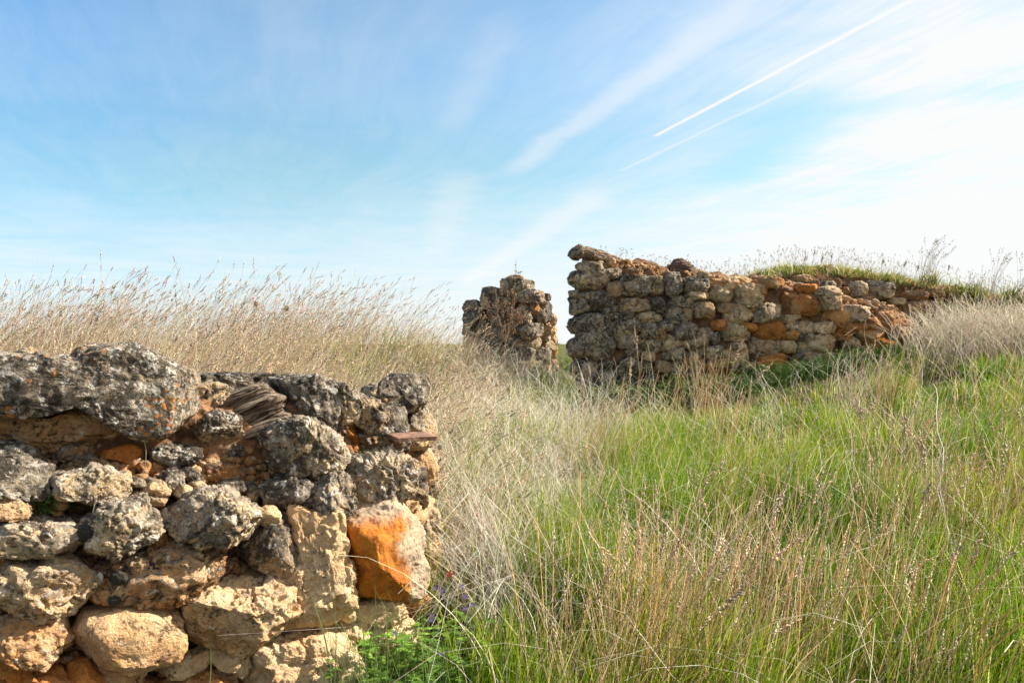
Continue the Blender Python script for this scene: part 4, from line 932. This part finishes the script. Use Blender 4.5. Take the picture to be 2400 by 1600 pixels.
# turf on the bank
def bank_turf():
    vg = Veg(); n = 22000
    X = RNG.uniform(2.75, 6.9, n); cl_ = perlin(np.stack([X * 3.5, X * 0, X * 0 + 2.2], 1)) + .5 * perlin(np.stack([X * 11, X * 0, X * 0 + 5.2], 1)); X = X[RNG.uniform(size=n) < np.clip(.42 + 1.7 * cl_, .05, 1)]; n = len(X); t = (X - bface.P[0][0]) / (bface.P[1][0] - bface.P[0][0]); Yf = 8.9 + .7 * t
    dep = RNG.uniform(-.06, 1.0, n) ** 1; Y = Yf + .06 + np.maximum(dep, 0)
    z = np.array([bank_top(x, y) for x, y in zip(X, Yf)]) + np.minimum(np.maximum(dep, 0) * .10, .1) - .02
    right = np.clip((X - 5.2) / 1.3, 0, 1) * RNG.uniform(0, 1, n); low_ = RNG.uniform(size=n) < np.clip((X - 4.6) / 1.5, 0, .6)
    z = z - np.where(low_, RNG.uniform(0, .45, n) * (X > 4.9), 0) - np.where((Y < Yf + .12) & (RNG.uniform(size=n) < .3), RNG.uniform(0, .12, n), 0); Y = np.where(low_, Yf - .06, Y)
    b = np.stack([X, Y, z], 1); h = RNG.uniform(.04, .16, n) * (1 + 1.2 * np.clip(perlin(b * 4), -.5, .6))
    c = curves(b, h, RNG.normal(size=(n, 2)) * .35 + [0, -.15], RNG.normal(size=(n, 2)) * .6 + [0, -.2], 3)
    k = RNG.uniform(size=(n, 1)); col = np.where(k < .5, vary((.15, .21, .04), n), np.where(k < .78, vary((.28, .29, .07), n), vary(STRAW, n)))
    ribbon(vg, c, RNG.uniform(.006, .013, n), col * .8, col)
    # fine haze of seed stems
    m = 650; i = RNG.integers(0, n, m); b = b[i]; h = RNG.uniform(.15, .34, m); c = curves(b, h, RNG.normal(size=(m, 2)) * .12, RNG.normal(size=(m, 2)) * .15, 5)
    col = vary((.45, .42, .26), m); tube(vg, c, RNG.uniform(.0018, .003, m), col, col); heads(vg, c, RNG.uniform(.02, .05, m), 4, .009, .004, vary((.5, .46, .32), m), .004)
    o = vg.build('bank_turf', M_GR, bank); o['kind'] = 'stuff'; o['label'] = 'green turf and fine seed stems on top of the bank'
bank_turf()
# fine weeds on the far wall top
def wall_top_weeds():
    vg = Veg(); n = 260; x = RNG.choice([1470, 1560, 1640, 1680, 1720, 1760], n) + RNG.normal(size=n) * 22; B = []
    for q in x:
        D, nn = wface.hit(q, 650); p = ray(q, np.interp(q, wtx, wty)) * D; p[2] += EYE; p[:2] += np.array([-.167, .986]) * RNG.uniform(.1, .5); p[2] += .03; B.append(p)
    B = np.array(B); h = RNG.uniform(.05, .16, n); c = curves(B, h, RNG.normal(size=(n, 2)) * .3, RNG.normal(size=(n, 2)) * .4, 5)
    col = vary((.38, .36, .2), n); tube(vg, c, RNG.uniform(.0018, .003, n), col, col)
    k = RNG.uniform(size=n) < .4; heads(vg, c[k], np.full(k.sum(), .03), 4, .008, .004, vary((.40, .36, .3), k.sum()), .003)
    o = vg.build('fine_weeds', M_DRY, farw); o['kind'] = 'stuff'
wall_top_weeds()

# ------------------------------------------------------------------ single plants
def stalk_thing(name, base, tip_px, tipD, label, cat, group=None, wid=.003, col=STRAW, head=None, side=0, kink=0):
    """one stem from base to tip (a point given in the photo at depth tipD)"""
    base = np.array(base, float); tip = at(*tip_px, tipD); t = np.linspace(0, 1, 15)[:, None]
    mid = (base + tip) / 2 + np.array([-.04 + side, 0, .05 * np.linalg.norm(tip - base)])
    c = ((1 - t) ** 2 * base + 2 * t * (1 - t) * mid + t ** 2 * tip)[None]
    if kink:
        c[:, 1:-1] += np.cumsum(RNG.normal(size=c[:, 1:-1].shape), 1) * kink * np.linalg.norm(tip - base)
    r = empty(name, base, label, cat, group); vg = Veg(); cc = np.array(col)[None]
    tube(vg, c, np.array([wid]), cc * .85, cc, taper=.5, sides=5); vg.build('stem', M_DRY, r, base)
    if head:
        ln, per, gl, gr_, hc = head; vg = Veg(); heads(vg, c, np.array([ln]), per, gl, gr_, np.array(hc)[None], gr_ * 1.1); vg.build('seed_head', M_DRY, r, base)
    return r
def gpt(px, Y):
    X = (px - 1200) / F * Y; return (X, Y, float(ground_z(np.array([X]), np.array([Y]))[0]))
HB = (.12, 36, .0080, .0031, (.60, .45, .31))
STK = [((1430, 3.4), (1476, 905), 3.3, 'tallest brown seed stalk left of the shadow under the far wall'),
       ((1500, 3.3), (1494, 830), 3.2, 'upright brown seed stalk crossing the shadow near the wall end'),
       ((1690, 2.9), (1762, 905), 2.9, 'dark knobbly seed stalk bending right before the far wall shadow'),
       ((1650, 3.2), (1716, 860), 3.2, 'seed stalk with curved head over the shadow, centre of the far wall'),
       ((2030, 2.4), (2030, 1010), 2.4, 'straight brown seed stalk against the bright green patch'),
       ((2080, 2.5), (2118, 1040), 2.5, 'leaning seed stalk with a long beaded head in the right grass'),
       ((2140, 2.0), (2170, 1110), 2.1, 'nearest thick seed stalk in the lower right grass'),
       ((2300, 2.3), (2345, 1105), 2.3, 'seed stalk leaning over near the right edge'),
       ((1835, 3.4), (1870, 1000), 3.3, 'short seed stalk in front of the lit green hollow')]
for (bp, tp, D, lab) in STK:
    stalk_thing('grass_stalk', gpt(*bp), tp, D, lab, 'grass stalk', 'tall seed stalks in the right grass', .0036, BROWN, HB, kink=.004)
DS = [((960, 2.9), (1335, 950), 3.3, 'long bleached bare stem arching across the middle grass', .0055),
      ((1010, 2.6), (1190, 1035), 2.9, 'shorter white bare stem leaning out beside the near wall', .005),
      ((1015, 2.5), (1225, 1050), 2.6, 'white bare stem leaning right from the foot of the near wall', .006),
      ((1120, 3.0), (1000, 1000), 2.9, 'thin white bare stem leaning left to the clay tile', .004),
      ((2320, 2.2), (2240, 890), 3.2, 'long pale curved stem running up through the right grass', .0045),
      ((2340, 2.1), (2190, 1075), 2.5, 'pale straight stem lying left across the right grass', .004),
      ((2260, 1.9), (2330, 1420), 1.9, 'short thick white dead stem in the lower right corner', .005)]
for (bp, tp, D, lab, wd) in DS:
    b = gpt(*bp); stalk_thing('dead_stem', (b[0], b[1], b[2] + .08), tp, D, lab, 'dead stem', 'bare bleached stems in the grass', wd, (.70, .64, .54), None, kink=.010)  # bare dead stems, bleached, without seed heads

def tussock(px, Y, n, h, label, cols, spread=.06, hd=.5, lean=.05, leanx=0.0):
    b0 = gpt(px, Y); r = empty('grass_tussock', b0, label, 'grass tussock', 'tussocks of tall grass'); vg = Veg()
    b = np.array(b0)[None] + RNG.normal(size=(n, 3)) * [spread, spread, 0]; hh = RNG.uniform(.55, 1, n) * h
    c = curves(b, hh, RNG.normal(size=(n, 2)) * .12 + (b - b0)[:, :2] * 1.5 + [leanx, 0], RNG.normal(size=(n, 2)) * .22 + [lean, 0], 9)
    k = RNG.integers(0, len(cols), n); col = np.array([cols[i] for i in k]) * RNG.uniform(.7, 1.25, (n, 1))
    tube(vg, c, RNG.uniform(.0026, .0046, n), col * .85, col, taper=.5); vg.build('stems', M_DRY, r, b0)['kind'] = 'stuff'
    s = RNG.uniform(size=n) < hd
    if s.any():
        vg = Veg(); heads(vg, c[s], RNG.uniform(.06, .11, s.sum()), 20, .0075, .0024, vary((.62, .47, .33), s.sum()), .0022); vg.build('seed_heads', M_DRY, r, b0)['kind'] = 'stuff'
tussock(1650, 5.9, 90, .62, 'ochre tussock of dry grass standing in front of the far wall', [OCH, BROWN, STRAW], .05, .15)
tussock(1985, 5.2, 70, .55, 'straw tussock fanning out before the right end of the far wall', [PALE_S, STRAW], .05, .2, .3)
tussock(1385, 1.75, 90, .66, 'thick sheaf of brown stems at the bottom, right of the leafy weed', [BROWN, OCH, DKBR, STRAW], .05, .08, .05, .16)
tussock(1500, 2.05, 80, .66, 'tall sheaf of brown stems leaning right in the middle foreground', [BROWN, OCH, STRAW], .05, .12, .05, .14)
tussock(1700, 2.2, 110, .62, 'loose sheaf of tan stems, centre of the right foreground', [BROWN, STRAW, STRAW], .09, .15, .05, .08)
tussock(2050, 1.85, 75, .66, 'orange brown sheaf sweeping right in the lower right corner', [OCH, BROWN, OCH], .04, .12, .10, .26)
tussock(2290, 2.9, 90, .62, 'reddish brown tussock at the right edge', [BROWN, OCH, BROWN], .06, .5, .06, .08)
tussock(2060, 3.3, 70, .60, 'upright beige tussock in the bright green grass', [STRAW, BROWN, PALE_S], .03, .6, .02, .0)

# dead branching weed before the pillar
def dead_weed():
    D = 7.45; b0 = np.array(at(1182, 870, D)); r = empty('dead_weed', b0, 'brown branching dead weed with tiny seed pods in front of the pillar', 'weed')
    vs = Veg(); vp = Veg()
    def stem(p0, p1, wd, bow, pods):
        t = np.linspace(0, 1, 14)[:, None]; mid = (p0 + p1) / 2 + bow
        c = ((1 - t) ** 2 * p0 + 2 * t * (1 - t) * mid + t ** 2 * p1)[None]; c[:, 1:-1] += RNG.normal(size=c[:, 1:-1].shape) * .004
        cc = np.array([[.40, .27, .17]]); tube(vs, c, np.array([wd]), cc, cc, taper=.5, sides=4)
        if pods:
            k = pods; tt = RNG.uniform(.3, 1, k); pos = np.stack([np.interp(tt, t[:, 0], c[0, :, j]) for j in range(3)], 1) + RNG.normal(size=(k, 3)) * .009
            a = RNG.normal(size=(k, 3)) + [0, 0, 1]; a /= np.linalg.norm(a, axis=1)[:, None]; grains(vp, pos, a, RNG.uniform(.006, .011, k), RNG.uniform(.004, .007, k), vary((.36, .22, .13), k))
        return c[0]
    E = lambda x, y: np.array(at(*topx('E', [(x, y)])[0], D + RNG.uniform(-.1, .1)))
    main = stem(b0, E(455, 700), .012, np.array([0, 0, 0]), 0)
    for x, y, pd, wd in [(550, 185, 30, .006), (265, 480, 30, .006), (370, 440, 36, .006), (215, 570, 30, .005), (640, 470, 40, .006), (600, 540, 36, .006), (480, 420, 40, .006), (420, 360, 26, .005), (520, 560, 30, .005), (690, 660, 24, .005), (310, 640, 24, .005), (540, 470, 34, .005), (570, 640, 24, .005), (610, 850, 16, .005), (250, 740, 20, .005)]:
        s0 = main[int(RNG.uniform(5, 13))]; p1 = E(x, y); tip = stem(s0, p1, wd, np.array([(p1[0] - s0[0]) * .25, 0, -.05]), pd)
        for q in range(3):
            s1 = tip[int(RNG.uniform(5, 11))]; stem(s1, s1 + np.array([RNG.normal() * .06, RNG.normal() * .04, RNG.uniform(.04, .12)]), .003, np.zeros(3), 9)
    vs.build('branches', M_DRY, r, b0); vp.build('seed_pods', M_DRY, r, b0)
dead_weed()

# leafy herbs: whorls of small toothed leaves on stems
def herb(name, b0, n, h, spread, label, cat, cols, leaf=.022, group=None, flowers=0, D_lean=(0, 0), dense=9):
    b0 = np.array(b0, float); r = empty(name, b0, label, cat, group); vs = Veg(); vl = Veg(); fp = []
    for i in range(n):
        off = RNG.normal(size=2) * spread; base = b0 + [off[0], off[1], 0]; hh = h * RNG.uniform(.5, 1.1)
        tip = base + [RNG.normal() * .3 * hh + off[0] * .5 + D_lean[0] * hh, RNG.normal() * .3 * hh + D_lean[1] * hh, hh]
        t = np.linspace(0, 1, 8)[:, None]; c = (base * (1 - t) + tip * t)[None]; c[:, 1:] += RNG.normal(size=c[:, 1:].shape) * .006
        g0 = vary((.16, .22, .06), 1); tube(vs, c, np.array([.003]), g0, g0, .5)
        m = dense; tt = RNG.uniform(.15, 1.05, m); p = np.stack([np.interp(tt, t[:, 0], c[0, :, j]) for j in range(3)], 1)
        for q in p:
            a = RNG.uniform(0, 2 * math.pi); up = RNG.uniform(-.1, .6); d = np.array([math.cos(a), math.sin(a), up]); d /= np.linalg.norm(d); sd_ = np.cross(d, [0, 0, 1]); sd_ /= np.linalg.norm(sd_)
            L = leaf * RNG.uniform(.6, 1.5); col = vary(cols[RNG.integers(len(cols))], 1)
            # lobed outline
            us = [0, .25, .35, .55, .62, .82, 1]; ws = [.05, .38, .14, .36, .12, .22, 0]
            V = []; 
            for u, w__ in zip(us, ws):
                cc = q + d * L * u - np.array([0, 0, .25 * L * u * u]); V += [cc - sd_ * L * w__, cc, cc + sd_ * L * w__]
            V = np.array(V); Fq = []
            for k in range(len(us) - 1): Fq += [(3 * k, 3 * k + 1, 3 * k + 4, 3 * k + 3), (3 * k + 1, 3 * k + 2, 3 * k + 5, 3 * k + 4)]
            vl.add(V, np.array(Fq), None, np.repeat(col, len(V), 0))
        fp.append(tip)
    if n > 1 or True:
        vs.build('stems', M_LEAF, r, b0)['kind'] = 'stuff'; o = vl.build('leaves', M_LEAF, r, b0)
        if n * dense > 100: o['kind'] = 'stuff'
    return r, fp
HG = [(.20, .36, .05), (.27, .43, .07), (.15, .27, .05)]
r1, tips = herb('flowering_weed', (at(1010, 1500, 2.1)[0], 2.14, .50), 130, .22, .095, 'bushy bright green lobed weed with small mauve flowers at the near wall foot', 'weed', HG, .024, dense=24)
herb('leafy_weed', (at(860, 1600, 2.0)[0], 2.02, .44), 40, .14, .06, 'darker green leafy weed in front of the cream stones at the wall base', 'weed', [(.11, .19, .05), (.15, .25, .05)], .022, dense=15)
herb('leafy_weed', (at(1180, 1560, 2.1)[0], 2.1, .55), 50, .17, .10, 'green leafy weed among brown stems, right of the mauve flowers', 'weed', HG, .022, dense=12)
M_FL = flat_mat('mauve_petal', (.52, .34, .66), .6, 60, .2); M_RED = flat_mat('red_petal', (.72, .06, .05), .6, 60, .2); M_YEL = flat_mat('yellow_petal', (.75, .55, .04), .6, 60, .2)
def flower(p, parent, mtl, s, name='flower'):
    V = []; Fc = []
    for k in range(5):
        a = 2 * math.pi * k / 5 + RNG.uniform(-.2, .2); d = np.array([math.cos(a), -.35, math.sin(a)]); sd_ = np.array([-math.sin(a), 0, math.cos(a)]); o = len(V)
        V += [np.zeros(3), d * s * .5 - sd_ * s * .28, d * s * .95 - sd_ * s * .18, d * s * 1.05, d * s * .95 + sd_ * s * .18, d * s * .5 + sd_ * s * .28]
        Fc += [(o, o + 1, o + 2), (o, o + 2, o + 3), (o, o + 3, o + 4), (o, o + 4, o + 5)]
    return link(name, mesh_np(name, np.array(V), np.array(Fc), mtl), parent, Vector(p) - (parent.location if parent else Vector((0, 0, 0))))
for x, y in [(1020, 1376), (1036, 1383), (1082, 1372), (1090, 1396), (1091, 1424), (1110, 1416), (1011, 1441), (1034, 1531), (926, 1482), (1012, 1450)]:
    flower(at(x, y, 2.02), r1, M_FL, .007)
b0 = gpt(1062, 2.5)
rr_ = stalk_thing('red_flower', b0, (1054, 1345), 2.2, 'single tiny red flower beside the right corner of the near wall', 'flower', None, .0015, (.15, .22, .06))
flower(at(1054, 1343, 2.2), rr_, M_RED, .011)
r_, t_ = herb('wall_weed', at(100, 1205, nface.hit(100, 1190)[0] - .03), 12, .05, .012, 'little green succulent weed in the dark crevice at the far left of the near wall', 'weed', [(.10, .20, .05), (.15, .27, .05)], .011, dense=14)
herb('wall_weed', at(178, 1190, nface.hit(180, 1185)[0] - .02), 5, .03, .015, 'small dark leafed sprig under the grey ledge stone', 'weed', [(.07, .13, .03)], .018, dense=5)
herb('wall_weed', at(582, 1165, nface.hit(582, 1165)[0] - .01), 7, .035, .01, 'grey green sprig between rubble and the dark stone, centre of the near wall', 'weed', [(.12, .18, .07)], .008, dense=12)
herb('wall_weed', at(885, 1075, nface.hit(885, 1075)[0] - .04), 8, .02, .012, 'tiny bright green sprig on the knobbly stone of the near wall', 'weed', [(.20, .34, .05)], .009, dense=8)
herb('wall_weed', at(845, 1070, nface.hit(845, 1070)[0] - .03), 8, .02, .015, 'pale green sprouts on clay below the top stones', 'weed', [(.18, .30, .06)], .008, dense=6)
herb('wall_weed', at(588, 1062, nface.hit(588, 1060)[0] - .01), 5, .04, .006, 'thin green sprig beside the boxy grey boulder', 'weed', [(.10, .18, .05)], .007, dense=10)
# sunlit bush beyond the gap
herb('green_bush', (at(1320, 840, 9.4)[0], 9.4, 1.06), 130, .42, .2, 'rounded green bush seen through the gap between pillar and far wall', 'bush', [(.13, .26, .03), (.18, .32, .04)], .05, dense=12)
# weeds at the far wall foot, shade put into their dark leaf colour
for px, Y, lab in [(1480, 6.75, 'green weed darkened for shade under the large stones of the far wall'), (1620, 6.9, 'weed darkened for shade at the middle foot of the far wall'), (1800, 7.1, 'weed darkened for shade at the far wall foot below the clay slope'), (2010, 7.3, 'green weed by the low right end of the far wall')]:
    b0 = gpt(px, Y); herb('shade_toned_weed', b0, 60, .17, .16, lab, 'weed', [(.09, .17, .03), (.13, .22, .04)], .035, dense=9)
# hanging root and bare dry stem on the near wall
def hang(pts, D, label, wd, col, name='dry_strand'):
    p = np.array([at(x, y, D) for x, y in pts]); t = np.linspace(0, 1, 20); s = np.linspace(0, 1, len(p)); c = np.stack([np.interp(t, s, p[:, k]) for k in range(3)], 1)[None]
    for _ in range(3): c[:, 1:-1] = (c[:, :-2] + 2 * c[:, 1:-1] + c[:, 2:]) / 4
    vg = Veg(); cc = np.array([col]); tube(vg, c, np.array([wd]), cc, cc, .3, 5); o = vg.build(name, M_DRY, None, p[-1]); return tag(o, label, 'dry strand'), c[0]
hang([(333, 1020), (343, 1050), (341, 1090), (332, 1118)], nface.hit(338, 1060)[0] - .1, 'thin pale root hanging below the lichened capstone', .0012, (.55, .48, .38))
hang([(223, 1176), (214, 1215), (190, 1270), (170, 1295), (150, 1303)], nface.hit(200, 1240)[0] - .09, 'wiry grey dry stem with crumbs lying on the near wall', .0013, (.50, .46, .40))
for i, (x0_, y0_, x1_, y1_, lab) in enumerate([(783, 1640, 780, 1330, 'tall thin green blade before the tall cream stone'), (770, 1540, 728, 1398, 'broad pale blade leaning left over the cream stone'), (873, 1640, 877, 1350, 'thin green blade before the orange boulder'), (860, 1620, 836, 1395, 'thin blade just left of the orange boulder foot'), (487, 1640, 490, 1487, 'short green blade before the layered cream stone'), (905, 1620, 900, 1400, 'thin blade before the pale stone under the orange boulder')]):
    p0 = np.array(at(x0_, y0_, 1.82)); p1 = np.array(at(x1_, y1_, 1.86)); t = np.linspace(0, 1, 10)[:, None]; c = (p0 * (1 - t) + p1 * t + np.sin(t * 3) * [.006, 0, 0])[None]
    vg = Veg(); cc = np.array([[.24, .30, .12]]); ribbon(vg, c, np.array([.0026 if i != 1 else .004]), cc * .8, cc, np.array([0.3])); tag(vg.build('grass_blade', M_GR, None, p0), lab, 'grass blade', 'single blades in front of the near wall')  # single blades of grass, each its own object
vg = Veg()
n = 230; b = np.stack([RNG.uniform(at(800, 0, 2)[0], at(1080, 0, 2)[0], n), RNG.uniform(1.8, 2.1, n), np.full(n, .45)], 1); b[:, 2] = ground_z(b[:, 0], b[:, 1])
c = curves(b, RNG.uniform(.15, .38, n), RNG.normal(size=(n, 2)) * .12 + [0, 0], RNG.normal(size=(n, 2)) * .15, 6); col = vary((.20, .28, .10), n); ribbon(vg, c, RNG.uniform(.0018, .003, n), col * .8, col)
tag(vg.build('thin_grass', M_GR), 'thin upright green blades rising from the foot of the near wall corner', 'grass', kind='stuff')
# tall heads above the bank
for px, top, lab in [(1907, 585, 'tallest furry seed head at the left of the bank top'), (1885, 598, 'small seed head left of the tallest on the bank'), (1925, 600, 'slanting seed head right of the tallest on the bank'), (1948, 592, 'second tallest furry seed head on the bank'), (2068, 605, 'lone pale seed head mid bank'), (2120, 610, 'seed head standing over the pink flowers of the bank'), (2150, 620, 'short seed head right of mid bank'), (2222, 620, 'dark seed head over the sloping bank turf'), (1858, 612, 'leftmost seed head over the bank turf')]:
    D = 9.2; y = float(np.interp(px, bkx, bky)); b = at(px + 4, y + 8, D)
    stalk_thing('seed_stalk', b, (px, top + 14), D, lab, 'grass stalk', 'seed heads on the earth bank', .004, (.4, .38, .24), (.07, 22, .011, .006, (.47, .43, .33)))
for px, top, n_, lab in [(2165, 560, 26, 'tall feathery grass plume rising above the bank'), (2322, 585, 16, 'thin wispy grass plume near the right edge of the sky'), (2395, 570, 18, 'wispy grass plume at the right edge of the photo')]:
    D = 9.3; y = float(np.interp(px, bkx, bky)); b0 = np.array(at(px, y + 5, D)); r = empty('grass_plume', b0, lab, 'grass plume', 'plumes above the bank'); vg = Veg()
    b = b0[None] + RNG.normal(size=(n_, 3)) * [.04, .04, 0]; hh = (y - top) / F * D * RNG.uniform(.6, 1.05, n_); c = curves(b, hh, RNG.normal(size=(n_, 2)) * .1 + [.15, 0], RNG.normal(size=(n_, 2)) * .15 + [.15, 0], 7)
    col = vary((.46, .42, .32), n_); tube(vg, c, np.full(n_, .0045), col, col); heads(vg, c, np.full(n_, .09), 9, .012, .004, col, .008); vg.build('stems', M_DRY, r, b0)['kind'] = 'stuff'
# dark thistle heads on the skyline left
for x, y, D, lab in [(600, 712, 5.0, 'round brown thistle head above the dry grass, left one of two'), (672, 722, 5.0, 'round brown thistle head above the dry grass, right one of two')]:
    b = gpt(x - 10, D); r = stalk_thing('thistle', b, (x, y), D, lab, 'thistle', 'dry thistle heads on the skyline', .004, (.35, .24, .16)); vg = Veg(); k = 60
    a = RNG.normal(size=(k, 3)); a /= np.linalg.norm(a, axis=1)[:, None]; p = np.array(at(x, y, D))[None] + a * .010; grains(vg, p, a, np.full(k, .012), np.full(k, .0025), vary((.30, .19, .12), k)); vg.build('flower_head', M_DRY, r, b)
